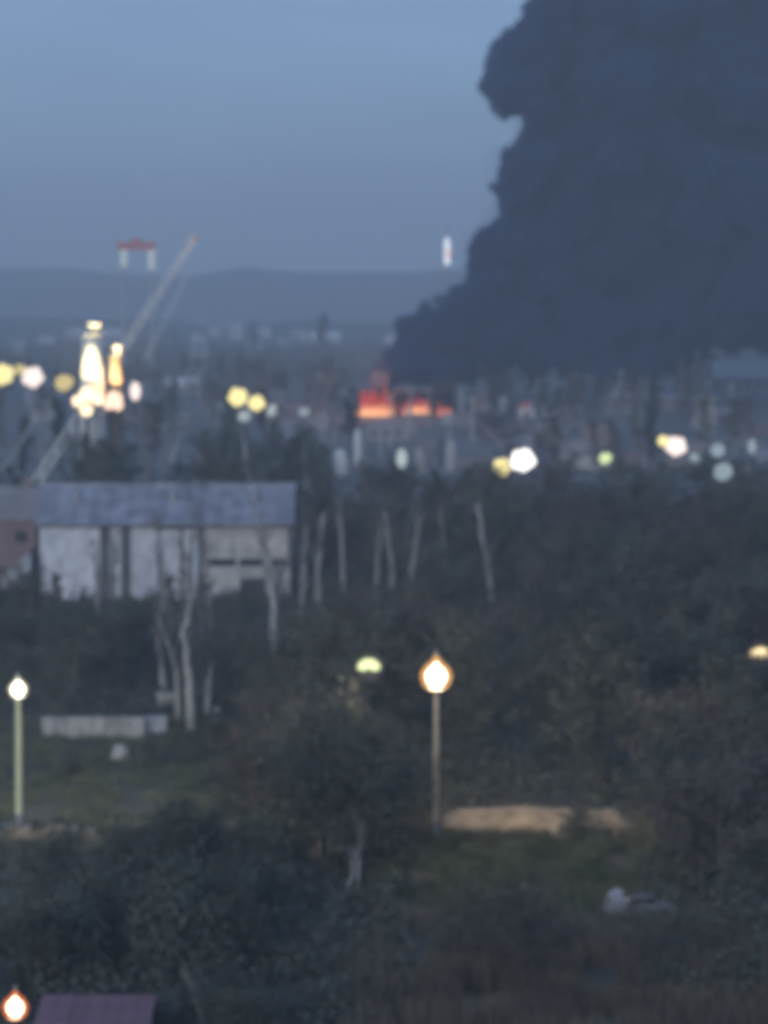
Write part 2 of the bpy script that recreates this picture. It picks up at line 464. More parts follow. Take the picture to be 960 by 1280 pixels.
# -- burning shed
DF = 853.0
fc = gp(507, 522); fk = ppm(fc.y)
shed = thing('burning_shed', 'low charred shed with open bays full of flame under the smoke column', 'building', (fc.x, fc.y, 0))
fw = 122/fk; hh = 38/fk
for (a, b) in ((-fw/2, -fw/2+0.9), (-fw*0.13, -fw*0.1), (0.27*fw, 0.33*fw), (fw/2-0.9, fw/2)):
    MB().box(a, b, 0, 1.0, 0, hh-1.6).build('pier', M['charred'], shed)
MB().box(-fw/2, fw/2, 9, 9.5, 0, hh-1).build('back_wall', M['charred'], shed)
MB().box(-fw/2, -fw/2+0.5, 1.0, 9, 0, hh-1.6).build('side_wall', M['charred'], shed)
MB().box(fw/2-0.5, fw/2, 1.0, 9, 0, hh).build('side_wall', M['charred'], shed)
MB().box(fw*0.27, fw/2+0.3, -0.4, 9.8, hh-1.55, hh+1.3).build('roof', M['charred'], shed)
rf = MB().prism([(-fw*0.22, hh-2.6), (fw*0.26, hh-1.2), (fw*0.26, hh-0.8), (-fw*0.22, hh-2.2)], -0.3, 9.4).build('collapsed_roof', M['charred'], shed)
MB().box(-fw*0.1, fw*0.27, 0.2, 0.6, 0, 1.0).build('parapet', M['grey_wall'], shed)

def flame_mat(name, hot, cool, s, top):
    m = bpy.data.materials.new(name); m.use_nodes = True
    n, l = m.node_tree.nodes, m.node_tree.links; n.clear()
    t = n.new('ShaderNodeTexCoord'); sx = n.new('ShaderNodeSeparateXYZ'); l.new(t.outputs['Object'], sx.inputs[0])
    z = n.new('ShaderNodeTexNoise'); z.inputs['Scale'].default_value = 0.6; z.inputs['Detail'].default_value = 3; l.new(t.outputs['Object'], z.inputs[0])
    a = n.new('ShaderNodeMath'); a.operation = 'MULTIPLY_ADD'; a.inputs[1].default_value = 1/top; l.new(sx.outputs['Z'], a.inputs[0])
    b = n.new('ShaderNodeMath'); b.operation = 'MULTIPLY_ADD'; b.inputs[1].default_value = 0.9; b.inputs[2].default_value = -0.45; l.new(z.outputs[0], b.inputs[0]); l.new(b.outputs[0], a.inputs[2])
    r = n.new('ShaderNodeValToRGB'); r.color_ramp.elements[0].position = 0.12; r.color_ramp.elements[1].position = 0.8
    r.color_ramp.elements[0].color = (*hot, 1); r.color_ramp.elements[1].color = (*cool, 1)
    l.new(a.outputs[0], r.inputs[0])
    e = n.new('ShaderNodeEmission'); e.inputs[1].default_value = s; l.new(r.outputs[0], e.inputs[0])
    o = n.new('ShaderNodeOutputMaterial'); l.new(e.outputs[0], o.inputs[0])
    return m
FL = flame_mat('flame_orange', (1.0, 0.45, 0.2), (0.3, 0.03, 0.016), 1.5, 4.0)
FL3 = flame_mat('flame_dim', (0.34, 0.045, 0.03), (0.1, 0.012, 0.012), 0.8, 5.0)
FL2 = flame_mat('flame_red', (0.9, 0.26, 0.16), (0.2, 0.022, 0.018), 1.0, 3.5)
fg = bpy.data.lights.new('fire_glow', 'POINT'); fg.energy = 11000; fg.color = (1.0, 0.3, 0.1); fg.shadow_soft_size = 3.0
fgo = bpy.data.objects.new('fire_glow', fg); col.objects.link(fgo); fgo.parent = shed; fgo.location = (-7, 3.0, 11.0)
def flame(px0, px1, pyt, seed, label, m=FL, dy=3.0):
    c = Vector((at((px0+px1)/2, 515, fc.y).x, fc.y, 0)); w = (px1-px0)/fk; h = (522-pyt)/fk
    rr = random.Random(seed)
    mb = MB(); n = max(5, int(w/0.55))
    for i in range(n):                      # ragged tongues licking up out of one burning bed
        x = rr.uniform(-w/2, w/2); th = h*(0.4+0.5*rr.random()**1.4)*(1-0.35*abs(2*x/w)**2); r0 = rr.uniform(0.45, 1.0)*min(1.2, w*0.25)
        dx = rr.uniform(-0.6, 1.2); k0 = len(mb.v)
        mb.lathe([(r0*0.7, 0.05), (r0, th*0.14), (r0*0.8, th*0.35), (r0*0.55, th*0.6), (r0*0.25, th*0.85), (0.03, th)], (x, rr.uniform(-1.2, 1.2), 0), 9)
        for k in range(k0, len(mb.v)):
            vx, vy, vz = mb.v[k]
            q = noise.noise(Vector((vx*1.3, vy*1.3, vz*0.9+seed)))
            mb.v[k] = (vx + dx*(vz/h)**1.5 + 0.35*q, vy+0.3*q, vz)
    o = mb.build('flame', m, smooth=True); o.location = (c.x, c.y+dy, 0.3)
    return tag(o, label, 'fire', 'flames inside the burning shed')
flame(449, 491, 466, 1, 'tall orange flames in the widest open bay of the charred shed')
flame(488, 508, 497, 5, 'low red flames under the sagging roof of the charred shed', FL3, 5.0)
flame(506, 535, 490, 2, 'pinkish orange flames burning in the middle bay of the charred shed')
flame(545, 563, 494, 3, 'small round red fire under the standing roof end of the shed', FL2)
flame(452, 562, 484, 9, 'deep red fire along the back wall of the charred shed', FL3, 6.5)

# -- far and middle-distance buildings
far = [(250,418,16,14,'white','tilted'),(277,420,12,9,'',''),(294,424,18,17,'',''),(331,422,14,12,'',''),(372,424,15,9,'',''),(384,416,20,9,'','')]
flab = ['bright white gabled house alone on the far plain', 'small grey-white house beside the tall pale far house', 'taller pale house on the far plain with dark trees beside it',
        'pale house right against the dark far trees', 'low pale far house in front of a longer one', 'long pale far house beside a tall dark tree']
for (px, py, w, h, *_), lb in zip(far, flab):
    house('far_house', lb, 'house', px, py, w, h, 9, 3.0, 'plaster', 'roof_blue', 2, rnd.uniform(-0.3, 0.3), 'houses on the far plain')
house('long_shed', 'long low pale-roofed shed left of the yellow floodlights', 'building', 228, 492, 44, 9, 14, 2.6, 'grey_wall', 'metal_white', 5, 0.12)
house('low_store', 'small pale flat-roofed store below the long low shed', 'building', 222, 532, 26, 11, 6, 0, 'concrete', 'metal_grey', 2)
house('warehouse', 'large grey-white pitched-roof warehouse at the foot of the smoke', 'building', 935, 490, 88, 17, 26, 5.5, 'grey_wall', 'concrete', 7, -0.1)
house('grey_depot', 'wide grey depot with a flat roof below the smoke', 'building', 800, 512, 96, 15, 18, 0, 'grey_wall', 'roof_blue', 8)
house('brown_block', 'brownish two-storey block right of the small red-topped kiosk', 'building', 705, 533, 52, 26, 10, 0, 'grey_wall', 'roof_dark', 5, floors=2)
house('grey_block', 'tall narrow grey block between the peach floodlight and the bluish lamps', 'building', 879, 528, 22, 32, 8, 0, 'concrete', 'roof_dark', 2, floors=4)
house('concrete_store', 'squat concrete store just below the burning shed', 'building', 490, 552, 60, 18, 7, 0, 'concrete', 'grey_wall', 4)
house('garage', 'grey garage to the right of the burning shed piers', 'building', 606, 545, 34, 18, 7, 1.5, 'grey_wall', 'roof_dark', 2)
house('grey_hut', 'little pale hut above the yellow-green floodlight', 'hut', 750, 556, 20, 16, 4, 1.0, 'plaster', 'roof_blue', 1)
k = gp(658, 524); kk = ppm(k.y)
ki = thing('kiosk', 'small white kiosk with a red roof sign', 'kiosk', (k.x, k.y, 0))
MB().box(-2.1, 2.1, 0, 3, 0, 2.9).build('wall', M['metal_white'], ki)
MB().box(-1.6, 1.6, 0.2, 0.8, 2.92, 4.4).build('sign_board', M['red'], ki)
MB().box(-2.3, 2.3, -0.6, -0.02, 2.2, 2.4).build('canopy', M['metal_grey'], ki)
MB().box(-0.7, 0.7, -0.06, -0.01, 0.1, 1.9).build('door', M['metal_dark'], ki)

for i in range(14):
    house('far_house', 'small pale house scattered over the hazy far plain', 'house', rnd.uniform(-10, 560), rnd.uniform(420, 452), rnd.uniform(8, 20), rnd.uniform(6, 11), 8, 2.6, 'plaster', 'roof_blue', 2, rnd.uniform(-.4, .4), 'scattered houses on the far plain')
for (px, py, w_) in ((480, 412, 78), (400, 428, 50), (120, 424, 60)):
    house('greenhouse', ['long pale greenhouse on the far plain left of the smoke', 'middle-sized pale greenhouse behind the dark far trees', 'pale greenhouse on the far plain above the floodlit towers'][(480, 400, 120).index(px)], 'greenhouse', px, py, w_, 7, 22, 3.0, 'plaster', 'metal_white', 6)
CON = [('recess', 'dark grey'), ('grey_wall', 'dull grey'), ('brick', 'rust-brown'), ('concrete', 'light grey'), ('roof_blue', 'blue-grey')]
def container(px, py, i):
    c = gp(px, py); m, cn = CON[i % 5]; L_ = rnd.choice((6.0, 6.0, 12.0)); H_ = 2.6*rnd.choice((1, 1, 2))
    t = thing('storage_container', f'{cn} {"stacked double-height" if H_ > 3 else ("long" if L_ > 7 else "short")} container in the yard around the floodlights', 'container', (c.x, c.y, 0), rnd.uniform(-.5, .5), 'containers in the works yard')
    MB().box(-L_/2, L_/2, 0, 2.4, 0.1, H_).build('body', M[m], t)
    for k2 in range(int(L_/1.5)):
        MB().box(-L_/2+0.3+k2*1.5, -L_/2+0.5+k2*1.5, -0.07, -0.003, 0.2, H_-0.1).build('rib', M[m], t)
    MB().box(L_/2+0.003, L_/2+0.06, 0.1, 2.3, 0.2, H_-0.1).build('door', M['metal_dark'], t)
for i in range(34):
    container(rnd.uniform(-10, 970) if i < 12 else rnd.uniform(570, 970), rnd.uniform(508, 592), i)
def upole(px, py, h, i):
    c = gp(px, py)
    t = thing('utility_pole', 'pale concrete utility pole with a crossarm in the works yard', 'pole', (c.x, c.y, 0), rnd.uniform(-.6, .6), 'utility poles in the works yard')
    MB().tube([(0, 0, 0), (rnd.uniform(-.3, .3), 0, h)], [0.3, 0.2], 7).build('post', M['concrete'], t)
    MB().box(-1.1, 1.1, -0.1, 0.1, h-0.9, h-0.7).build('crossarm', M['metal_grey'], t)
    for dx in (-0.9, 0, 0.9):
        MB().lathe([(0.08, h-0.7), (0.12, h-0.5), (0.05, h-0.35)], (dx, 0, 0), 6).build('insulator', M['metal_white'], t)
for i in range(30):
    upole(rnd.uniform(-10, 970), rnd.uniform(505, 600), rnd.uniform(8, 12), i)

# -- pale silos and tall tanks around the yard (pale upright blobs below the fire)
def tank(name, label, px, py, wpx, hpx, m, rz=0, cat='tank', lean=0.0):
    c = gp(px, py); kk = ppm(c.y); r = wpx/kk/2; h = hpx/kk
    t = thing(name, label, cat, c, rz)
    MB().lathe([(r*0.55, 0.8), (r, 1.8), (r, h*0.8), (r*0.8, h*0.93), (r*0.25, h)], sides=16).build('shell', m, t, True)
    for a in range(4):
        x, y = r*0.75*math.cos(a*math.pi/2+.78), r*0.75*math.sin(a*math.pi/2+.78)
        MB().tube([(x, y, 0), (x, y, 1.9)], 0.12, 6).build('leg', M['metal_dark'], t)
    MB().tube([(r*1.02, -0.2, 0.4), (r*1.02, -0.2, h*0.82), (0, -0.1, h+0.1)], 0.07, 5).build('pipe', M['metal_grey'], t)
    t.rotation_euler = (0, lean, 0)
    return t
tank('white_silo', 'wide bluish-white silo standing left of the narrow white one', 429, 603, 17, 42, M['metal_white'], lean=-0.12)
tank('white_silo', 'narrow tall white silo rising behind the wide bluish-white silo', 447, 592, 9, 56, M['metal_white'])
tank('grey_silo', 'grey silo with rounded top at the right end of the concrete store', 562, 600, 13, 50, M['concrete'], lean=0.05)
tank('grey_silo', 'slim grey silo beside the garage', 577, 545, 9, 60, M['grey_wall'])
tank('grey_silo', 'pale green-grey silo between the round lamp and the rounded grey silo', 528, 600, 12, 40, M['concrete'], lean=-0.1)

# ------------------------------------------------------------------ floodlit towers
def floodlit(px, top, wpx, base_py, label, colr, power, lampm, shaft, capf, lamps):
    c = gp(px, base_py); D = c.y; k = ppm(D)
    r = wpx/k/2; h = (base_py-top)/k
    lamps = [((a-px)/k, (base_py-b2)/k, c2/k) for a, b2, c2 in lamps]; zl = max(z+rr for _, z, rr in lamps)
    t = thing('floodlit_tower', label, 'tower', (c.x, c.y, 0), 0, 'floodlit towers')
    MB().lathe([(r*1.12, 0), (r*1.1, h*0.3), (r*0.95, h*0.6), (r*0.78, h*0.925)], sides=18).build('shaft', shaft, t, True)
    MB().lathe([(r*0.9, h*0.926), (r*0.9, h*0.932), (r*0.5, h*0.936)], sides=18).build('gallery', M['metal_grey'], t)
    MB().lathe([(r*0.5, h*0.937), (r*0.5, h*capf), (r*0.62, h*(capf+0.005)), (r*0.35, h)], (r*0.2, 0, 0), sides=14).build('cap', M['metal_white'], t, True)
    for (dx, z, rr) in lamps:
        hd = MB().lathe([(rr*0.5, -0.5), (rr, -0.2), (rr*1.05, 0.05)], (dx, -r-2.2, z), 12, 'Y').build('lamp_head', M['metal_dark'], t)
        MB().lathe([(rr, 0.08), (rr*0.9, 0.3), (rr*0.5, 0.6), (0.05, 0.72)], (dx, -r-2.2, z), 12, 'Y').build('lens', lampm, hd, True)
        MB().tube([(dx, -r-2.2, 0), (dx, -r-2.2, z-rr)], 0.15, 6).build('post', M['metal_dark'], t)
    sp = bpy.data.lights.new('tower_spot', 'SPOT'); sp.energy = power; sp.color = colr; sp.spot_size = math.radians(95); sp.spot_blend = 0.9; sp.shadow_soft_size = 0.4
    so_ = bpy.data.objects.new('tower_spot', sp); col.objects.link(so_); so_.parent = t
    so_.location = (0, -r-7.0, zl-2.0)
    MB().tube([(0, -r-2.2, zl-2.6), (0, -r-7.3, zl-2.6)], 0.12, 6).build('spot_arm', M['metal_dark'], t)
    so_.rotation_euler = (Vector((0, -0.72, -0.69))).to_track_quat('Z', 'Y').to_euler()
    return t
floodlit(116, 402, 31, 636, 'tall white floodlit tower with pale cap, blazing brightest at its foot', (1.0, 0.82, 0.4), 70000, GL['flood'], M['metal_white'], 0.98,
         [(101, 500, 7), (114, 492, 10), (126, 498, 7), (112, 511, 8)])
floodlit(146, 430, 19, 634, 'slimmer orange-lit tower beside the tall white floodlit one', (1.0, 0.5, 0.2), 36000, GL['flood_orange'], M['sand'], 0.97,
         [(146, 498, 10), (150, 505, 7), (140, 504, 7)])

# ------------------------------------------------------------------ floodlight masts
def mast(px, py, D, rpx, gm, label, n=1, shape=None, group='floodlight masts of the works', name='floodlight_mast'):
    p = at(px, py, D); k = ppm(D); R = rpx/k
    t = thing(name, label, 'floodlight', (p.x, p.y, 0), 0, group)
    MB().tube([(0, 0.5, 0), (0, 0.5, p.z+R*0.3)], [0.15, 0.09], 8).build('pole', M['metal_dark'], t)
    MB().box(-R*0.8, R*0.8, 0.3, 0.45, p.z-0.08, p.z+0.08).build('crossbar', M['metal_dark'], t)
    sx, sz = shape or (1, 1)
    if n == 1: spots = [(0, 0, R)]
    elif n == 3: spots = [(0.0, 0.0, R*0.8), (R*0.4, R*0.15, R*0.6)]
    else: spots = [(0, 0, R*0.62)] + [(R*0.5*math.cos(a*1.2566+.3+px), R*0.46*math.sin(a*1.2566+.3+px), R*rnd.uniform(0.42, 0.56)) for a in range(5)]
    for x, z, r in spots:
        x *= sx; z *= sz
        hd = MB().lathe([(r*0.45, -0.3), (r*0.98, -0.08), (r*1.03, 0.02)], (0, 0, 0), 12, 'Y').build('lamp_head', M['metal_dark'], t)
        ln = MB().lathe([(r, 0.03), (r*0.92, 0.15), (r*0.5, 0.3), (0.03, 0.36)], (0, 0, 0), 12, 'Y').build('lens', gm, hd, True)
        hd.location = (x, 0.03*spots.index((x/sx, z/sz, r)) if (x/sx, z/sz, r) in spots else 0.1*len(t.children), p.z+z); hd.scale = (sx, 1, sz)
    return t
mast(4, 468, 700, 14, GL['yellow'], 'yellow floodlight left of the small dim pink lamp', 7)
mast(25, 462, 720, 7, GL['dimyellow'], 'small dim lamp between the yellow and the pinkish floodlights', 1)
mast(41, 471, 700, 15, GL['pink'], 'round pinkish-white floodlight beside the small dim lamp', 7)
mast(79, 479, 690, 13, GL['dimyellow'], 'dull yellow blocky floodlight left of the white floodlit tower', 3, (1.0, 1.0))
mast(169, 489, 640, 8, GL['pink'], 'small upright pinkish lamp right of the orange-lit tower', 1, (0.8, 1.5))
mast(125, 532, 520, 6, GL['pale'], 'tiny whitish lamp under the white floodlit tower', 1)
mast(297, 497, 600, 13, GL['yellow'], 'big yellow floodlight, left one of the bright yellow pair', 7)
mast(320, 504, 596, 11, GL['yellow'], 'smaller yellow floodlight, right one of the bright yellow pair', 7)
mast(304, 521, 560, 9, GL['pale'], 'pale lamp hanging lower than the bright yellow pair', 3)
mast(341, 516, 570, 9, GL['pale'], 'pale greenish lamp right of the bright yellow pair', 1, (0.85, 1.2))
mast(380, 515, 575, 7, GL['blue'], 'faint slanting grey lamp right of the pale greenish lamp', 1, (1.0, 0.8))
mast(628, 583, 420, 12, GL['yellow'], 'yellow floodlight tucked beside the brilliant white one', 7)
mast(653, 575, 424, 16, GL['white'], 'brilliant round white floodlight beside the yellow one', 7)
mast(756, 573, 440, 9, GL['green'], 'yellow-green floodlight below the little pale hut', 3)
mast(829, 551, 500, 7, GL['yellow'], 'small yellow lamp touching the round peach floodlight', 1)
mast(845, 558, 498, 14, GL['pink'], 'round peach-white floodlight with a small yellow lamp beside it', 7)
mast(868, 572, 440, 6, GL['blue'], 'small dull bluish lamp left of the larger bluish pair', 1)
mast(897, 563, 450, 9, GL['blue'], 'upper dull bluish lamp of the pair beside the wood', 1)
mast(904, 590, 400, 12, GL['blue'], 'lower and larger dull bluish lamp of the pair beside the wood', 1)
mast(940, 558, 480, 7, GL['blue'], 'faint bluish lamp farthest right along the wood edge', 1, (0.8, 1.4))
mast(502, 573, 430, 9, GL['pale'], 'oval greenish-white lamp below the concrete store', 1, (0.75, 1.4))

# far beacon mast and portal crane
b = at(559, 315, 1700)
bm_ = thing('beacon_mast', 'tall far mast with an upright white light panel left of the smoke', 'mast', (b.x, b.y, 0))
for dx in (-1.5, 1.5):
    MB().tube([(dx, 0, 0), (dx*0.6, 0, b.z-7)], 0.35, 6).build('leg', M['metal_grey'], bm_)
MB().lathe([(0.9, -7), (1.6, -5), (1.6, 5), (0.9, 7.5)], (0, 0, b.z), 10).build('light_panel', GL['bluewhite'], bm_, True)
MB().lathe([(0.5, -1.6), (1.15, -1.2), (1.15, 1.2), (0.5, 1.6)], (0.6, -1.0, b.z-1), 10).build('aircraft_light', glow('aircraft_light', (1.0, 0.45, 0.3), 1.0), bm_, True)
MB().tube([(0, 0, b.z+7.5), (0, 0, b.z+14)], [0.4, 0.15], 6).build('aerial', M['metal_grey'], bm_)

pc = at(172, 318, 1500); k = 0.62
cr = thing('portal_crane', 'far portal crane with a dull red beam on two pale self-glowing legs', 'crane', (pc.x, pc.y, 0))
MB().box(-16*k, 14*k, -1, 1, pc.z+3.5*k, pc.z+9.0*k).build('beam', M['red'], cr)
MB().box(-4*k, 3*k, -1.2, 1.2, pc.z+9.2*k, pc.z+12*k).build('trolley', M['red'], cr)
for dx, h_ in ((-10.5*k, 9*k), (10.5*k, 11*k)):
    MB().box(dx-2.4*k, dx+2.4*k, -0.9, 0.9, pc.z-h_, pc.z+3.4*k).build('glowing_upper_leg', GL['pale'], cr)  # upper legs emit by themselves so they look white-lit
    MB().tube([(dx, 0, 0), (dx, 0, pc.z-h_)], 0.7, 6).build('leg', M['metal_grey'], cr)

# leaning booms
def boom(p0, p1, w0, label, m, group='leaning booms of the works'):
    p0, p1 = Vector(p0), Vector(p1)
    t = thing('leaning_boom', label, 'boom', p0, 0, group)
    d = p1-p0; n = max(5, int(d.length/2.2))
    u = d.cross(Vector((0, 1, 0))).normalized(); v = Vector((0, 1, 0))
    for (a, b_) in ((-1, -1), (1, -1), (1, 1), (-1, 1)):
        o0 = (u*a+v*b_)*w0*0.5; o1 = (u*a+v*b_)*w0*0.28
        MB().tube([o0, d+o1], [0.13*w0, 0.09*w0], 5).build('chord', m, t)
    lc = MB(); 
    for i in range(n):
        s0 = 0.5-(0.22*i/n); s1 = 0.5-(0.22*(i+1)/n); f = -1 if i % 2 else 1
        q0, q1 = d*(i/n), d*((i+1)/n)
        for vv in (-1, 1):
            lc.tube([q0+(u*f+v*vv)*w0*s0, q1+(-u*f+v*vv)*w0*s1], 0.07*w0, 4)
    lo = lc.build('lacing', m, t); lo['kind'] = 'stuff'
    MB().box(-w0, w0, -w0, w0, -0.6 if p0.z > 1 else 0.0, 1.4).build('foot', M['metal_dark'], t)
    MB().lathe([(0.1, -0.5), (0.5*w0, -0.4), (0.5*w0, 0.4), (0.1, 0.5)], tuple(d), 10, 'Y').build('head_sheave', M['metal_grey'], t)
    return t
boom((gp(38, 614)), at(243, 298, gp(38, 614).y+8), 1.3, 'long pale lattice boom leaning up past the floodlit towers', M['metal_white'])
c1 = gp(-4, 600); boom(c1, at(44, 525, c1.y+3), 0.9, 'short grey lattice boom leaning parallel to the long pale one', M['metal_grey'])
c1 = gp(178, 455); boom(c1, at(236, 340, c1.y+10), 1.5, 'faint far boom leaning above the small pinkish lamp', M['metal_white'])

# ------------------------------------------------------------------ near street lamps
def street_lamp(px, py, base_py, label, gm, rpx, fr, polem='metal_white', pw=0.13, pear=True):
    c = gp(px, base_py); D = c.y; k = ppm(D); z = at(px, py, D).z; r = rpx/k
    t = thing('street_lamp', label, 'street lamp', (c.x, c.y, 0), 0, 'street lamps')
    MB().lathe([(0.32, 0), (0.32, 0.25), (0.2, 0.4), (0.2, 1.1), (pw, 1.2)], sides=10).build('base', M['metal_grey'], t)
    MB().tube([(0, 0, 1.15), (0, 0, z-r)], [pw, pw*0.75], 8).build('pole', M[polem], t)
    MB().lathe([(0.12, -r*1.1), (r*0.5, -r*0.98), (r*0.55, -r*0.85)], (0, 0, z), 12).build('collar', M['metal_grey'], t)
    prof = [(r*0.4, -r*0.9), (r*0.8, -r*0.58), (r, 0.0), (r*0.88, r*0.45), (r*0.6, r*0.78), (r*0.3, r*1.02), (r*0.1, r*1.4)]
    gb_ = MB().lathe([(a*1.12, b2*1.1) for a, b2 in prof], (0, 0, z), 16).build('glow_globe', fr, t, True)  # shell around the bulb carries the painted glow rim
    MB().lathe([(a*0.66, b2*0.66) for a, b2 in prof], (0, 0, z), 12).build('bulb', gm, gb_, True)
    MB().lathe([(r*0.15, r*1.5), (r*0.1, r*1.6), (0.03, r*2.0)], (0, 0, z), 8).build('finial', M['metal_grey'], t)
    return t
street_lamp(24, 862, 1042, 'white street lamp on a pale pole tinted yellowish as if lamplit above the lit verge', GL['street_white'], 11, FR['white'], polem='pole_yellow_lit', pw=0.22)
street_lamp(545, 846, 1052, 'big warm pear-shaped street lamp on a pole by the sandy bank', GL['street'], 18, FR['warm'], polem='pole_warm_lit', pw=0.2)
street_lamp(20, 1260, 1392, 'orange-glowing lamp beside the pinkish shed roof', GL['garden'], 15, FR['red'], polem='metal_dark', pw=0.1)

def hooded(px, py, D, rpx, label, gm):
    p = at(px, py, D); r = rpx/ppm(D)
    t = thing('hooded_lamp', label, 'street lamp', (p.x, p.y, 0), 0, 'hooded lamps')
    MB().tube([(0, 0.35, 0), (0, 0.35, p.z-r*0.6)], [0.12, 0.08], 8).build('pole', M['metal_dark'], t)
    MB().lathe([(r*0.4, -0.5), (r*0.95, -0.25), (r, 0.1), (r*0.93, 0.12), (r*0.85, -0.15), (r*0.3, -0.2)], (0, 0, p.z), 16, 'Y').build('hood', M['metal_dark'], t, True)
    lens = MB(); n = 14; pts = [(r*0.72*math.cos(math.pi*i/n), r*0.62*math.sin(math.pi*i/n)-r*0.12) for i in range(n+1)]
    pts = pts + [(-r*0.35, -r*0.3), (0, -r*0.12), (r*0.35, -r*0.3)]
    lens.prism([(x, z) for x, z in pts], -0.04, 0.04).build('lens', gm, t).location = (0, -0.1, p.z)
    return t
hooded(461, 833, 215, 20, 'half-moon yellow-green lamp in a dark round hood', GL['hooded'])
hooded(950, 818, 220, 18, 'amber lamp in a dark round hood at the wood edge', GL['amber'])

# ------------------------------------------------------------------ low walls and small things
def low_wall(name, label, px0, px1, py_top, py_base, m, seg, cat='wall', cap=None, rough_top=0.0):
    D = gp((px0+px1)/2, py_base).y; k = ppm(D)
    x0, x1 = at(px0, py_base, D).x, at(px1, py_base, D).x; h = (py_base-py_top)/k
    t = thing(name, label, cat, ((x0+x1)/2, D, 0)); w = x1-x0; n = seg
    for i in range(n):
        hh = h*(1+rnd.uniform(-rough_top, rough_top*0.3))
        MB().box(-w/2+w*i/n+0.02, -w/2+w*(i+1)/n-0.02, rnd.uniform(-0.03, 0.02), 0.3, 0, hh).build('block', m, t)
        if cap: MB().box(-w/2+w*i/n+0.01, -w/2+w*(i+1)/n-0.01, -0.1, 0.4, hh+0.004, hh+0.12).build('coping', cap, t)
    return t
def bank(name, px0, px1, py_top, py_base, m, seed, depth=3.0):
    D = gp((px0+px1)/2, py_base).y; k = ppm(D); x0, x1 = at(px0, py_base, D).x, at(px1, py_base, D).x; H = (py_base-py_top)/k
    mb = MB(); nx, ny = 60, 12
    for j in range(ny+1):
        for i in range(nx+1):
            u, v = i/nx, j/ny
            e = min(1, u*7, (1-u)*7)*math.sin(math.pi*min(1, v*1.0))**0.55
            h = H*e*(0.85+0.22*noise.noise(Vector((u*4, seed, v*0.7)))+0.06*noise.noise(Vector((u*22, seed, v*5))))
            mb.v.append((x0+(x1-x0)*u, D+depth*v+0.3*noise.noise(Vector((u*6, seed+4, 0))), h-0.03))
    for j in range(ny):
        for i in range(nx):
            a = j*(nx+1)+i; mb.f.append((a, a+1, a+nx+2, a+nx+1)); mb.m.append(0)
    return tag(mb.build(name, m, smooth=True), kind='structure')
bank('sandy_bank', 538, 812, 1016, 1048, M['sand'], 2.0, 7.0)
bank('verge_bank', -30, 125, 1034, 1050, M['sand'], 9.0, 1.6)
bank('verge_bank', 130, 330, 1024, 1046, M['ground'], 12.0, 2.5)
low_wall('pale_wall', 'long low pale concrete wall below the dark trees', 52, 180, 896, 922, M['concrete'], 8)
low_wall('verge_kerb', 'pale kerb blocks around the foot of the white street lamp', -20, 118, 1032, 1046, M['concrete'], 7, 'kerb', rough_top=0.35)

def crate(name, label, px, py, wpx, hpx, m, rz, cat='box'):
    c = gp(px, py); k = ppm(c.y); w, h = wpx/k, hpx/k
    t = thing(name, label, cat, c, rz)
    MB().box(-w/2, w/2, -0.4, 0.4, 0.1, h).build('body', m, t)
    MB().box(-w/2-0.05, w/2+0.05, -0.46, 0.46, h+0.003, h+0.09).build('lid', m, t)
    for dx in (-w*0.35, w*0.35):
        MB().box(dx-0.06, dx+0.06, -0.38, 0.38, 0, 0.098).build('foot', M['metal_dark'], t)
    return t
crate('utility_cabinet', 'pale tilted utility cabinet at the end of the long low wall', 192, 917, 30, 20, M['plaster'], 0.3, 'cabinet')
crate('utility_cabinet', 'grey cabinet behind the leaning pale trunk', 210, 885, 26, 18, M['concrete'], -0.2, 'cabinet')
def boulder(label, px, py, wpx, hpx, m, seed):
    c = gp(px, py); k = ppm(c.y); w, h = wpx/k/2, hpx/k
    bm2 = bmesh.new(); bmesh.ops.create_icosphere(bm2, subdivisions=3, radius=1)
    for v in bm2.verts:
        n = 1+0.28*noise.noise(v.co*1.4+Vector((seed, 0, 0)))+0.08*noise.noise(v.co*4)
        v.co = Vector((v.co.x*w*n, v.co.y*w*n, max(-0.1, v.co.z*h*n)))
    me = bpy.data.meshes.new('boulder'); bm2.to_mesh(me); bm2.free(); me.materials.append(m)
    o = bpy.data.objects.new('boulder', me); col.objects.link(o); o.location = c
    return tag(o, label, 'boulder')
boulder('pale boulder on the verge below the long low wall', 150, 948, 24, 20, M['plaster_warm'], 2)
boulder('white rounded boulder beside the grey car', 769, 1138, 28, 28, M['plaster'], 5)
def post(label, px, py, hpx, wpx, m):
    c = gp(px, py); k = ppm(c.y); h = hpx/k; w = wpx/k/2
    t = thing('marker_post', label, 'post', c)
    MB().lathe([(w, 0), (w, h*0.9), (w*0.6, h)], sides=8).build('shaft', m, t)
    MB().lathe([(w*1.04, h*0.6), (w*1.04, h*0.75)], sides=8).build('band', M['metal_dark'], t)
post('short white marker post right of the grey cabinet', 271, 905, 22, 8, M['metal_white'])

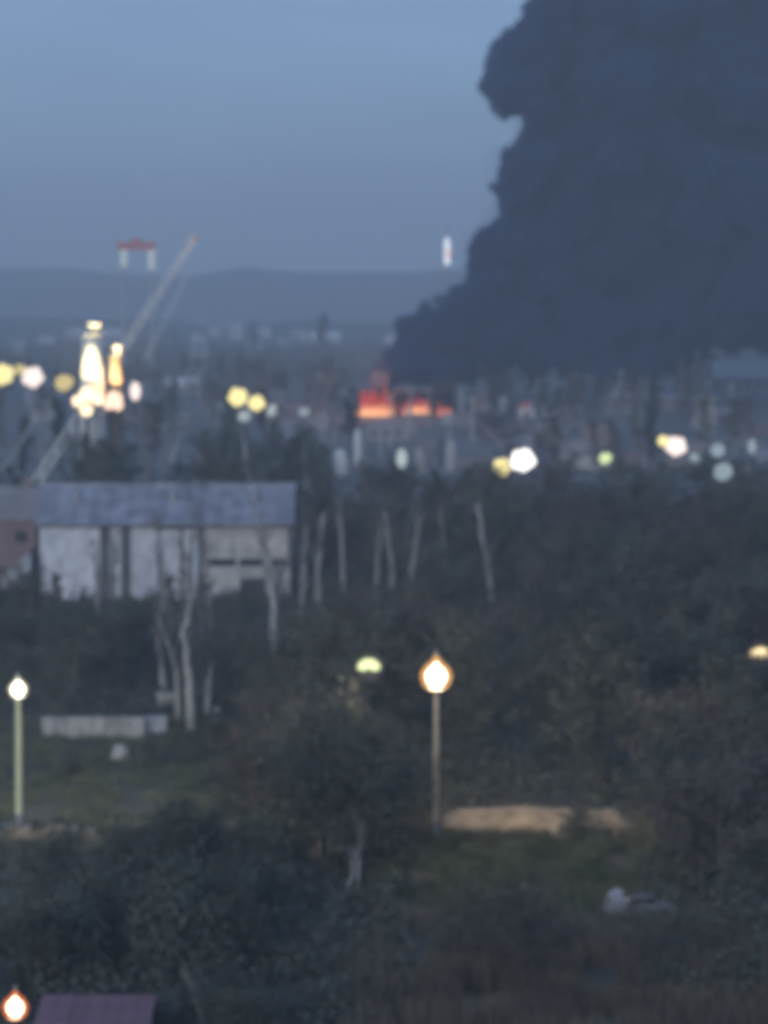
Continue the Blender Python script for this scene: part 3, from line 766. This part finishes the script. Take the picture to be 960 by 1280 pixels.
# bottom-left shed with pinkish sheet roof
c = gp(112, 1368); k = ppm(c.y)
sh = thing('garden_shed', 'low shed with a dull pinkish sheet roof beside the orange lamp', 'shed', (c.x, c.y, 0))
w = 150/k
MB().box(-w/2+0.15, w/2-0.15, 0, 4.4, 0, 2.3).build('wall', M['brick'], sh)
for i in range(7):
    a = -w/2+w*i/7; q = MB()
    e = rnd.uniform(0, 0.03)
    q.prism([(-0.25, 2.32+e), (4.7, 2.95+e), (4.7, 3.0+e), (-0.25, 2.37+e)], a+0.012, a+w/7-0.012)
    q.v = [(y, x, z) for x, y, z in q.v]; q.f = [tuple(reversed(f)) for f in q.f]
    q.build('roof_sheet', M['roof_pink'], sh)
MB().box(-0.45, 0.45, -0.06, -0.01, 0.05, 1.95).build('door', M['metal_dark'], sh)

# parked car
def car(px, py, lenpx, label):
    c = gp(px, py); k = ppm(c.y); Lc = lenpx/k
    t = thing('parked_car', label, 'car', (c.x, c.y, 0), 0.12)
    s = Lc/4.2
    body = [(-2.05,0.35),(2.05,0.35),(2.1,0.62),(2.0,0.88),(1.2,0.96),(-1.35,0.98),(-2.0,0.9),(-2.1,0.6)]
    cab = [(-1.3,0.98),(1.0,0.965),(0.45,1.45),(-0.85,1.47)]
    sc = lambda P: [(x*s, z*s) for x, z in P]
    MB().prism(sc(body), -0.85*s, 0.85*s).build('body', M['car_grey'], t)
    cb = MB().prism(sc(cab), -0.72*s, 0.72*s).build('cabin', M['car_grey'], t)
    for P in ([(-1.1,1.03),(-0.25,1.03),(-0.25,1.38),(-0.8,1.39)], [(-0.17,1.03),(0.75,1.02),(0.4,1.37),(-0.17,1.38)]):
        MB().prism(sc(P), -0.735*s, -0.722*s).build('window', M['glass'], t)
        MB().prism(sc(P), 0.722*s, 0.735*s).build('window', M['glass'], t)
    for dx in (-1.3, 1.3):
        for dy in (-0.78, 0.78):
            wv = MB().lathe([(0.2*s, -0.11*s), (0.34*s, -0.1*s), (0.34*s, 0.1*s), (0.2*s, 0.11*s)], (0, 0, 0), 14, 'Y').build('wheel', M['tyre'], t)
            wv.location = (dx*s, dy*s, 0.34*s)
            MB().lathe([(0.2*s, -0.125*s), (0.2*s, 0.125*s)], (0, 0, 0), 12, 'Y').build('rim', M['metal_grey'], wv)
    for dy in (-0.6, 0.6):
        MB().box(-2.13*s, -2.05*s, (dy-0.16)*s, (dy+0.16)*s, 0.66*s, 0.8*s).build('headlight', M['metal_white'], t)
car(806, 1146, 78, 'small grey parked car standing in the tall grass')

# ------------------------------------------------------------------ trees
def limb(mb, p, d, ln, r0, r1, rr, n=4, up=0.15, sides=5, wob=0.16):
    pts, rad = [Vector(p)], [r0]
    d = Vector(d).normalized()
    for i in range(n):
        d = (d + Vector((rr.gauss(0, wob), rr.gauss(0, wob), rr.gauss(0, wob*0.6)+up*0.3))).normalized()
        pts.append(pts[-1] + d*ln/n); rad.append(r0+(r1-r0)*(i+1)/n)
    mb.tube(pts, rad, sides)
    return pts, d
def leafc(mb, c, n, spread, size, rr, mi=1):
    for _ in range(n):
        q = c + Vector((rr.gauss(0, spread), rr.gauss(0, spread), rr.gauss(0, spread*0.8)))
        a = Vector((rr.uniform(-1, 1), rr.uniform(-1, 1), rr.uniform(-1, 1))).normalized()*size*rr.uniform(0.6, 1.3)
        b_ = a.orthogonal().normalized()*size*rr.uniform(0.4, 0.8)
        b_.rotate(Matrix.Rotation(rr.uniform(0, 6.28), 3, a.normalized()))
        mb.quad(q-a, q-b_, q+a, q+b_, mi)
def gen_tree(seed, h, cr, style, leaves=1.0, lsize=0.2, bark='bark_dark', leaf='leaf_dark', tr=None):
    rr = random.Random(seed)
    tb, cb = MB(), MB()
    if style == 'bush':
        for i in range(7):
            a = rr.uniform(0, 6.28); out = rr.uniform(0.2, 0.7)
            pts, d = limb(tb, (0.15*math.cos(a), 0.15*math.sin(a), 0), (math.cos(a)*out, math.sin(a)*out, 1), h*rr.uniform(0.5, 0.85), 0.07, 0.02, rr, 4)
        nb = int(46*leaves)
        for i in range(nb):
            a = rr.uniform(0, 6.28); e = rr.random()**0.6
            z = h*(0.08+0.88*rr.random()); k = cr*math.sqrt(max(0.02, 1-((z-h*0.42)/(h*0.6))**2))*e
            leafc(cb, Vector((k*math.cos(a)*rr.uniform(.8, 1.15), k*math.sin(a), z)), 26, cr*0.16, lsize, rr)
        return tb, cb
    tr = tr or h*0.022
    lean = 0.05 if style != 'poplar' else 0.02
    tp, _ = limb(tb, (0, 0, -0.1), (rr.gauss(0, lean), rr.gauss(0, lean), 1), h*0.93, tr, tr*0.22, rr, 8, 0.3, 8, 0.035)
    nl = {'broad': 13, 'poplar': 26, 'birch': 12}[style]
    for i in range(nl):
        t = {'broad': rr.uniform(0.25, 0.95), 'poplar': rr.uniform(0.12, 0.96), 'birch': rr.uniform(0.35, 0.97)}[style]
        j = min(7, int(t*8)); p = tp[j].lerp(tp[j+1], t*8-j)
        a = i*2.4+rr.uniform(-.4, .4)
        upz = {'broad': rr.uniform(0.35, 0.9), 'poplar': rr.uniform(1.8, 2.6), 'birch': rr.uniform(0.6, 1.2)}[style]
        ln = {'broad': cr*(1.15-0.55*abs(t-0.5)), 'poplar': h*0.26*(1.1-0.6*t), 'birch': cr*(1.3-0.8*t)}[style]*rr.uniform(0.75, 1.15)
        r0 = tr*0.42*(1.05-t*0.6)
        pts, d = limb(tb, p, (math.cos(a), math.sin(a), upz), ln, r0, r0*0.3, rr, 4)
        for q in range(6 if style != 'poplar' else 4):
            s = pts[rr.randint(1, 4)]
            dd = d + Vector((rr.gauss(0, .7), rr.gauss(0, .7), rr.gauss(0.15, .5)))
            sp, sd = limb(cb, s, dd, ln*rr.uniform(0.25, 0.55), r0*0.3, 0.012, rr, 3, 0.1, 3)
            for w_ in range(3):
                limb(cb, sp[rr.randint(1, 3)], sd+Vector((rr.gauss(0, .7), rr.gauss(0, .7), rr.gauss(0, .6))), ln*rr.uniform(0.12, 0.28), 0.02, 0.008, rr, 2, 0.05, 3)
            if leaves: leafc(cb, sp[-1], int(20*leaves), cr*0.11, lsize, rr); leafc(cb, sp[1], int(8*leaves), cr*0.1, lsize, rr)
    return tb, cb
PROTO = {}
def proto(key, *a, bark='bark_dark', leaf='leaf_dark', twig='twig', **kw):
    tb, cb = gen_tree(*a, bark=bark, leaf=leaf, **kw)
    PROTO[key] = (tb.mesh('trunk', M[bark], True), cb.mesh('crown', [M[twig], M[leaf]]))
for i in range(4): proto(f'broad{i}', 100+i, 9.0, 3.6, 'broad', leaves=1.2, lsize=0.17, twig='bark_dark')
for i in range(3): proto(f'brown{i}', 200+i, 9.0, 3.4, 'broad', leaves=0.9, lsize=0.14, leaf='leaf_brown', twig='bark_dark')
for i in range(2): proto(f'poplar{i}', 300+i, 12.0, 1.6, 'poplar', leaves=1.0, lsize=0.2)
for i in range(2): proto(f'greypop{i}', 330+i, 12.0, 1.6, 'poplar', leaves=0.5, lsize=0.18, twig='bark_grey', bark='bark_grey', leaf='leaf_brown')
for i in range(3): proto(f'bush{i}', 400+i, 4.0, 2.2, 'bush', leaves=1.3, lsize=0.14)
for i in range(2): proto(f'green{i}', 450+i, 3.0, 2.1, 'bush', leaves=1.2, lsize=0.13, leaf='leaf_green')

tr = random.Random(99)
def plant(key, x, y, s, label, name='bare_tree', cat='tree', group=None, rz=None, sz=None):
    t = thing(name, label, cat, (x, y, 0), tr.uniform(0, 6.28) if rz is None else rz, group)
    t.scale = (s, s, sz or s*tr.uniform(0.92, 1.1))
    a, b_ = PROTO[key]
    inst('trunk', a, t); inst('crown', b_, t)
    return t
SIZE = {'broad': (9.3, 3.0), 'brown': (9.3, 2.9), 'poplar': (12.5, 1.3), 'greypop': (12.5, 1.2), 'bush': (4.2, 2.0), 'green': (3.1, 1.9)}
# sight lines that the photograph shows open: (column, row that stays visible, half width, distance of the thing)
KEEP = [(bx, by-w, hw, gp(bx, by).y) for bx, by, w, hw in [(620,785,30,6),(488,775,40,4),(508,780,40,4),(397,770,30,4),(346,828,20,8),(238,915,20,8),(222,905,30,4),(140,772,30,3),(205,775,30,3),(232,800,30,3),(262,790,30,3),(376,790,30,3),(430,745,30,3),(560,740,30,3),(468,770,30,3),(258,900,20,3),(205,870,20,3),
        (122,790,30,3),(312,622,20,3),(219,578,10,4),(180,610,20,3),(446,1118,10,6),(545,1052,10,8),(24,1042,6,10),(640,1048,6,56),(774,1046,6,20),(800,1146,14,44),
        (429,603,10,8),(447,592,10,5),(562,600,10,6),(528,600,14,5),(577,545,12,4),(200,745,4,130),(310,735,6,50),(110,922,6,60),(190,917,6,14),(90,1046,4,40),(507,522,4,56),(490,552,6,26),(658,524,4,8),(930,490,2,44)]]
KEEP += [(948,842,12,220),(461,856,14,215),(653,596,14,424),(628,600,10,420),(756,590,8,440),(845,580,12,498),(904,606,10,400),(897,580,8,450),(502,592,8,430),(297,530,24,600),(41,495,50,700),(116,525,40,495),(60,590,20,500)]
LOOK = {'broad': 'dark leafy', 'brown': 'brownish twiggy', 'poplar': 'dark columnar', 'greypop': 'grey columnar', 'bush': 'dark bushy', 'green': 'green bushy'}
def scatter(n, px0, px1, D0, D1_, keys, smin, smax, label, group, name='bare_tree', cat='tree', avoid=None, mind=0.0):
    placed = []; tries = 0
    while len(placed) < n and tries < n*40:
        tries += 1
        D = math.sqrt(tr.uniform(D0*D0, D1_*D1_)); px = tr.uniform(px0, px1)
        x = (px-480)/FPX*D
        if any((x-a)**2+(D-b_)**2 < mind*mind for a, b_ in placed): continue
        if avoid and avoid(px, x, D): continue
        if cat == 'tree' and any((x-q.x)**2+(D-q.y)**2 < 36 for q in (gp(545, 1052), gp(24, 1042), at(461, 833, 215))): continue
        key = tr.choice(keys); s_ = tr.uniform(smin, smax)
        hgt, wid = SIZE[key[:-1]]
        top = 370+(CAM_H-hgt*s_)*FPX/D; half = wid*s_*FPX/D
        if any(abs(px-bx) < half+hw and top < vy and D < db for bx, vy, hw, db in KEEP): continue
        placed.append((x, D))
        look = LOOK[key[:-1]]; q = (s_-smin)/(smax-smin); size = 'smaller ' if q < 0.33 else ('larger ' if q > 0.67 else '')
        where = label.replace('dark ', '', 1) if look.startswith('dark') or look.startswith('dull') or look.startswith('grey') else label
        for w0 in ('tall ', 'large ', 'low ', 'dull ', 'grey slender ', 'grey ', 'dark '): where = where[len(w0):] if where.startswith(w0) else where
        plant(key, x, D, s_, (size+look+' '+where) if cat == 'tree' else size+label, name, cat, group)
BR = ['broad0', 'broad1', 'broad2', 'broad3']; BN = ['brown0', 'brown1', 'brown2']; PO = ['poplar0', 'poplar1']; GP = ['greypop0', 'greypop1']
scatter(78, 560, 1010, 198, 372, BR+BN, 0.85, 1.15, 'dark tree in the dense wood right of the warm street lamp', 'trees of the dense dark wood', mind=3.0,
        avoid=lambda px, x, D: D < 205 and px < 640)
scatter(24, 380, 580, 222, 330, BR+BN, 0.75, 1.05, 'dark tree between the pale hall and the warm street lamp', 'trees between hall and lamp', mind=3.0)
scatter(13, 60, 200, 244, 286, BR, 0.5, 0.7, 'low dark tree in front of the pale hall above the long wall', 'trees in front of the pale hall', mind=2.5)
scatter(12, 235, 400, 226, 296, BR+BN, 0.5, 0.72, 'dark tree in front of the right half of the pale hall', 'trees in front of the pale hall', mind=2.5)
scatter(7, -30, 70, 255, 310, BR, 0.5, 0.7, 'low dark tree in front of the lean-to annexe', 'trees in front of the pale hall', mind=2.5)
scatter(44, -30, 420, 372, 540, PO+BR+PO, 0.75, 1.0, 'dark tree in the row behind the pale hall', 'trees behind the pale hall', mind=4, avoid=lambda px, x, D: px < 98 and D > 385)
scatter(30, 400, 620, 350, 470, BR+PO+GP, 0.6, 0.9, 'dark tree around the yard lamps below the burning shed', 'trees below the burning shed', mind=4)
scatter(26, 600, 1000, 390, 520, BN+BR, 0.5, 0.75, 'low dull tree along the far edge of the dense wood', 'trees on the far edge of the wood', mind=5)
scatter(70, 560, 1010, 540, 1150, GP+GP+BN+PO, 0.8, 1.15, 'grey slender tree among the far yards below the smoke', 'grey trees below the smoke', mind=8)
scatter(60, -30, 470, 540, 1200, GP+PO+GP+BN, 0.7, 1.1, 'grey tree among the far yards left of the fire', 'grey trees left of the fire', mind=8)
c = gp(402, 446); plant('poplar0', c.x, c.y, 1.9, 'tall dark tree beside the long pale far house', 'far_tree', 'tree', 'dark trees on the far plain')
c = gp(318, 442); plant('poplar1', c.x, c.y, 1.5, 'dark tree between the pale far houses', 'far_tree', 'tree', 'dark trees on the far plain')
for i, (px, py, s_) in enumerate([(74, 792, .5), (101, 800, .42), (150, 806, .46), (214, 800, .52), (252, 806, .5), (286, 792, .4), (38, 800, .44)]):
    c = gp(px, py); plant(['greypop0', 'greypop1', 'brown1'][i % 3], c.x, c.y, s_, ['slim grey young tree standing against the pale hall front', 'slim bare young tree standing against the pale hall front', 'brownish young tree standing against the pale hall front'][i % 3], 'young_tree', 'tree', 'young trees against the hall front')
# near foliage
scatter(20, -40, 330, 146, 180, ['bush0', 'bush1', 'bush2'], 0.85, 1.2, 'dark bush below the white street lamp', 'dark bushes below the white lamp', 'dark_bush', 'bush', mind=2.0)
scatter(9, 290, 400, 176, 205, ['bush1', 'green0', 'brown1'], 0.5, 0.75, 'olive bush left of the dark tall tree clump', 'olive bushes', 'olive_bush', 'bush', mind=1.8)
scatter(10, 395, 525, 150, 186, BN+BR, 0.62, 0.9, 'tall dark tree left of the green grass bank', 'trees left of the green bank', mind=1.8)
scatter(12, 540, 800, 172, 187, ['green0', 'green1'], 0.35, 0.55, 'low green bush on the bank below the sandy bank', 'green bushes on the bank', 'green_bush', 'bush', mind=1.6, avoid=lambda px, x, D: px > 740 and D < 176)
scatter(12, 845, 1000, 150, 196, BR+BN, 0.75, 1.05, 'large dark tree right of the grey car', 'dark trees right of the car', mind=2.0)
scatter(9, 540, 830, 140, 152, ['brown0', 'brown2', 'bush0'], 0.35, 0.6, 'low brown shrub in the tall dead grass', 'brown shrubs in the dead grass', 'brown_shrub', 'bush', mind=2)
c = gp(727, 1062); plant('bush2', c.x, c.y, 0.66, 'dark round bush in the gap of the sandy bank', 'dark_bush', 'bush')
scatter(5, 170, 330, 132, 142, ['bush0', 'bush1'], 0.55, 0.8, 'dark bush right of the pinkish shed roof', 'dark bushes by the shed', 'dark_bush', 'bush', mind=1.5)
scatter(10, 60, 330, 205, 236, ['bush0', 'bush2', 'brown1'], 0.35, 0.6, 'low scrub on the verge below the long wall', 'scrub below the long wall', 'low_scrub', 'bush', mind=2)

# pale bare trunks that stand out one by one
def pale_tree(bx, by, pts, r0, label, seed, name='pale_trunk_tree', bark='bark_pale'):
    c = gp(bx, by); D = c.y; k = ppm(D); rr = random.Random(seed)
    t = thing(name, label, 'tree', (c.x, c.y, 0), 0, 'pale bare trunks')
    P = [Vector((0, 0, -0.1))]
    for (px, py) in pts:
        q = at(px, py, D); P.append(Vector((q.x-c.x, rr.uniform(-0.3, 0.3), q.z)))
    pp, rad = [], []
    for i in range(len(P)-1):
        for s in range(4):
            f = s/4; g_ = (i+f)/(len(P)-1)
            pp.append(P[i].lerp(P[i+1], f) + Vector((rr.gauss(0, 0.06), rr.gauss(0, 0.06), 0))); rad.append(r0*(1-0.72*g_))
    pp.append(P[-1]); rad.append(r0*0.28)
    tb, cb = MB(), MB(); tb.tube(pp, rad, 8); H = P[-1].z
    for i in range(15):
        j = rr.randint(len(pp)*2//5, len(pp)-1); a = rr.uniform(0, 6.28)
        lp, d = limb(tb if i < 4 else cb, pp[j], (math.cos(a)*0.5, math.sin(a)*0.5, rr.uniform(0.8, 1.7)), H*rr.uniform(0.12, 0.26), rad[j]*0.32, 0.02, rr, 4)
        for q in range(9):
            limb(cb, lp[rr.randint(1, 4)], d+Vector((rr.gauss(0, .6), rr.gauss(0, .6), rr.gauss(0, .5))), H*rr.uniform(0.05, 0.13), 0.025, 0.008, rr, 2, 0.05, 3)
    tb.build('trunk', M[bark], t, True); cb.build('crown', M['twig'], t)
pale_tree(620, 785, [(610, 715), (597, 628)], 0.42, 'pale leaning trunk standing at the left edge of the dense wood', 1)
pale_tree(488, 775, [(492, 715), (480, 640)], 0.4, 'pale trunk, left one of two that lean together right of the hall', 2, bark='bark_grey')
pale_tree(508, 780, [(514, 715), (526, 645)], 0.34, 'pale trunk, right one of two that lean together right of the hall', 3, bark='bark_grey')
pale_tree(396, 770, [(398, 710), (404, 640)], 0.42, 'grey trunk beside the right end of the pale hall', 4, bark='bark_grey')
pale_tree(346, 828, [(342, 760), (336, 700), (318, 640)], 0.42, 'pale trunk crossing the warm right half of the hall front', 5)
pale_tree(348, 826, [(346, 740), (362, 690)], 0.3, 'short forked pale trunk at the corner of the hall', 6)
pale_tree(240, 915, [(236, 850), (230, 790), (240, 740)], 0.4, 'pale crooked trunk right of the grey cabinet', 7)
pale_tree(222, 905, [(222, 840), (196, 770)], 0.24, 'thin pale trunk leaning left over the grey cabinet', 8, bark='bark_grey')
pale_tree(122, 790, [(122, 740), (120, 690)], 0.3, 'short grey trunk in front of the left panel of the hall', 9, bark='bark_grey')
pale_tree(312, 622, [(308, 580), (302, 535)], 0.55, 'grey trunk rising behind the hall roof under the yellow floodlights', 10)
pale_tree(213, 578, [(219, 560), (226, 540)], 0.5, 'short pale leaning trunk behind the hall roof', 11)
pale_tree(180, 610, [(179, 580), (177, 548)], 0.5, 'upright grey trunk behind the hall roof under the floodlit towers', 12, bark='bark_grey')
pale_tree(146, 612, [(145, 580), (143, 545)], 0.45, 'grey trunk directly below the orange-lit tower', 13, bark='bark_grey')
pale_tree(446, 1118, [(450, 1070), (449, 1035)], 0.13, 'thin pale sapling in front of the tall dark trees', 14)
pale_tree(432, 1122, [(440, 1080), (452, 1050)], 0.1, 'thin pale sapling leaning against its straighter neighbour', 15)
pale_tree(262, 1300, [(246, 1255), (236, 1228)], 0.16, 'pale bare stem right of the pinkish shed roof', 16)
pale_tree(826, 1030, [(838, 985), (832, 960), (822, 985)], 0.12, 'pale hooked stem at the edge of the large dark trees', 17, bark='bark_grey')
pale_tree(420, 560, [(418, 530), (421, 500)], 0.5, 'faint grey trunk left of the white silos', 18, bark='bark_grey')

ex = random.Random(44)
for i, (bx, by, hpx, lean, lb) in enumerate([(140, 772, 95, 4, 'grey stem before the dark downpipe recesses of the hall'), (205, 775, 120, -6, 'grey stem crossing the middle panels of the hall'), (232, 800, 150, 10, 'tall pale stem crossing the hall beside its warm panels'),
        (262, 790, 120, -8, 'grey stem at the left edge of the warm hall panels'), (376, 790, 130, 6, 'pale stem just off the right corner of the hall'), (430, 745, 110, -5, 'grey stem between the hall corner and the two leaning trunks'),
        (560, 740, 105, -10, 'grey stem left of the pale leaning trunk by the wood'), (655, 745, 90, 34, 'slanting thin grey stem inside the wood edge'), (468, 770, 115, 8, 'grey stem close left of the two leaning trunks'),
        (92, 868, 60, 5, 'short pale stem above the long low wall'), (205, 870, 75, -8, 'short pale stem behind the grey cabinet'), (258, 900, 70, 6, 'short pale stem beside the marker post'),
        (246, 610, 60, 4, 'grey stem behind the hall roof left of the yellow floodlights'), (384, 618, 60, -5, 'grey stem behind the right end of the hall roof')]):
    pale_tree(bx, by, [(bx+lean*0.4, by-hpx*0.5), (bx+lean, by-hpx)], 0.3 if by > 650 else 0.45, lb, 60+i, bark='bark_pale' if i % 2 else 'bark_grey')

# far woodland mass and ground cover
def far_wood(label, bands, name='far_woodland'):
    rr = random.Random(5); mb = MB()
    for (px0, px1, D0, D1_, n, h) in bands:
        for i in range(n):
            D = rr.uniform(D0, D1_); x = (rr.uniform(px0, px1)-480)/FPX*D; hh = h*rr.uniform(0.5, 1.15); w = hh*rr.uniform(0.25, 0.5)
            mb.tube([(x, D, 0), (x, D, hh*0.8)], [0.3, 0.08], 4, 0)
            for q in range(70):
                a = rr.uniform(0, 6.28); z = hh*rr.uniform(0.15, 1.0); e = w*math.sqrt(max(0.03, 1-((z/hh-0.5)/0.55)**2))*rr.random()**0.5
                leafc(mb, Vector((x+e*math.cos(a), D+e*math.sin(a), z)), 1, 0.2, hh*0.055, rr, 1)
    o = mb.build(name, [M['bark_dark'], M['leaf_brown']])
    tag(o, label, 'woodland', kind='stuff')
far_wood('low hazy belt of distant woodland on the far plain', [(-60, 1020, 1250, 1900, 260, 10), (-60, 1020, 1900, 2600, 160, 11), (330, 640, 1000, 1250, 50, 9), (-60, 440, 900, 1250, 60, 9)])

def undergrowth(label, zones):
    rr = random.Random(17); mb = MB()
    for (px0, px1, D0, D1_, n, h) in zones:
        for i in range(n):
            D = rr.uniform(D0, D1_); x = (rr.uniform(px0, px1)-480)/FPX*D; hh = h*rr.uniform(0.5, 1.3)
            for q in range(3):
                mb.tube([(x, D, 0), (x+rr.gauss(0, .4), D+rr.gauss(0, .4), hh)], [0.04, 0.012], 3, 0)
            for q in range(34):
                a = rr.uniform(0, 6.28); z = hh*rr.uniform(0.05, 1.0); e = hh*0.8*rr.random()**0.6
                leafc(mb, Vector((x+e*math.cos(a), D+e*math.sin(a), z)), 1, 0.1, 0.2, rr, 1)
    tag(mb.build('undergrowth', [M['bark_dark'], M['leaf_dark']]), label, 'undergrowth', kind='stuff')
undergrowth('tangled dark undergrowth covering the ground under the trees', [(550, 1010, 197, 380, 1300, 1.6), (270, 560, 192, 360, 700, 1.5), (-40, 270, 240, 330, 380, 1.4), (-40, 620, 350, 520, 420, 2.0), (-40, 520, 136, 188, 420, 1.0), (810, 1010, 140, 198, 200, 1.3)])
def tufts(name, label, px0, px1, D0, D1_, n, h, m, cat='grass'):
    rr = random.Random(11); mb = MB()
    for i in range(n):
        D = rr.uniform(D0, D1_)+rr.gauss(0, 3); pxx = rr.uniform(px0, px1)+rr.gauss(0, 38); x = (pxx-480)/FPX*D
        if noise.noise(Vector((x*0.35, D*0.25, 1.0))) < -0.18: continue
        for q in range(6):
            a = rr.uniform(0, 6.28); l = h*rr.uniform(0.5, 1.2); o = rr.uniform(0.05, 0.35)
            bx, by = x+rr.gauss(0, 0.12), D+rr.gauss(0, 0.12)
            p = Vector((bx, by, 0)); s = Vector((math.cos(a), math.sin(a), 0))*0.025
            t1 = p+Vector((math.cos(a+1.5)*o*l, math.sin(a+1.5)*o*l, l))
            mb.quad(p-s, p+s, t1+s*0.3, t1-s*0.3)
    tag(mb.build(name, m), label, cat, kind='stuff')
tufts('dead_grass', 'tall brownish dead grass filling the foreground slope', 480, 1000, 134, 156, 5200, 1.2, M['reed'])
tufts('green_grass', 'rough green grass on the bank below the sandy bank', 510, 830, 166, 192, 3600, 0.7, M['grass'])
tufts('bank_grass', 'dry grass growing over the sandy bank and its foot', 530, 830, 186, 192, 2600, 0.55, M['reed'])
tufts('verge_grass', 'short rough grass on the verge around the white street lamp', -40, 340, 184, 240, 3600, 0.5, M['grass'])

# ------------------------------------------------------------------ haze
hz = MB(); hz.box(-7100, 7100, -1600, 5350, -1.0, 205.0)
hm = bpy.data.materials.new('evening_haze'); hm.use_nodes = True
hn, hl = hm.node_tree.nodes, hm.node_tree.links; hn.clear()
hv = hn.new('ShaderNodeVolumePrincipled'); hv.inputs['Density'].default_value = 0.0004
hv.inputs['Anisotropy'].default_value = 0.2
hv.inputs['Color'].default_value = (0.84, 0.93, 1.0, 1)
ho = hn.new('ShaderNodeOutputMaterial'); hl.new(hv.outputs[0], ho.inputs['Volume'])
tag(hz.build('haze', hm), 'thin blue evening haze filling the air over the town', 'haze', kind='stuff')
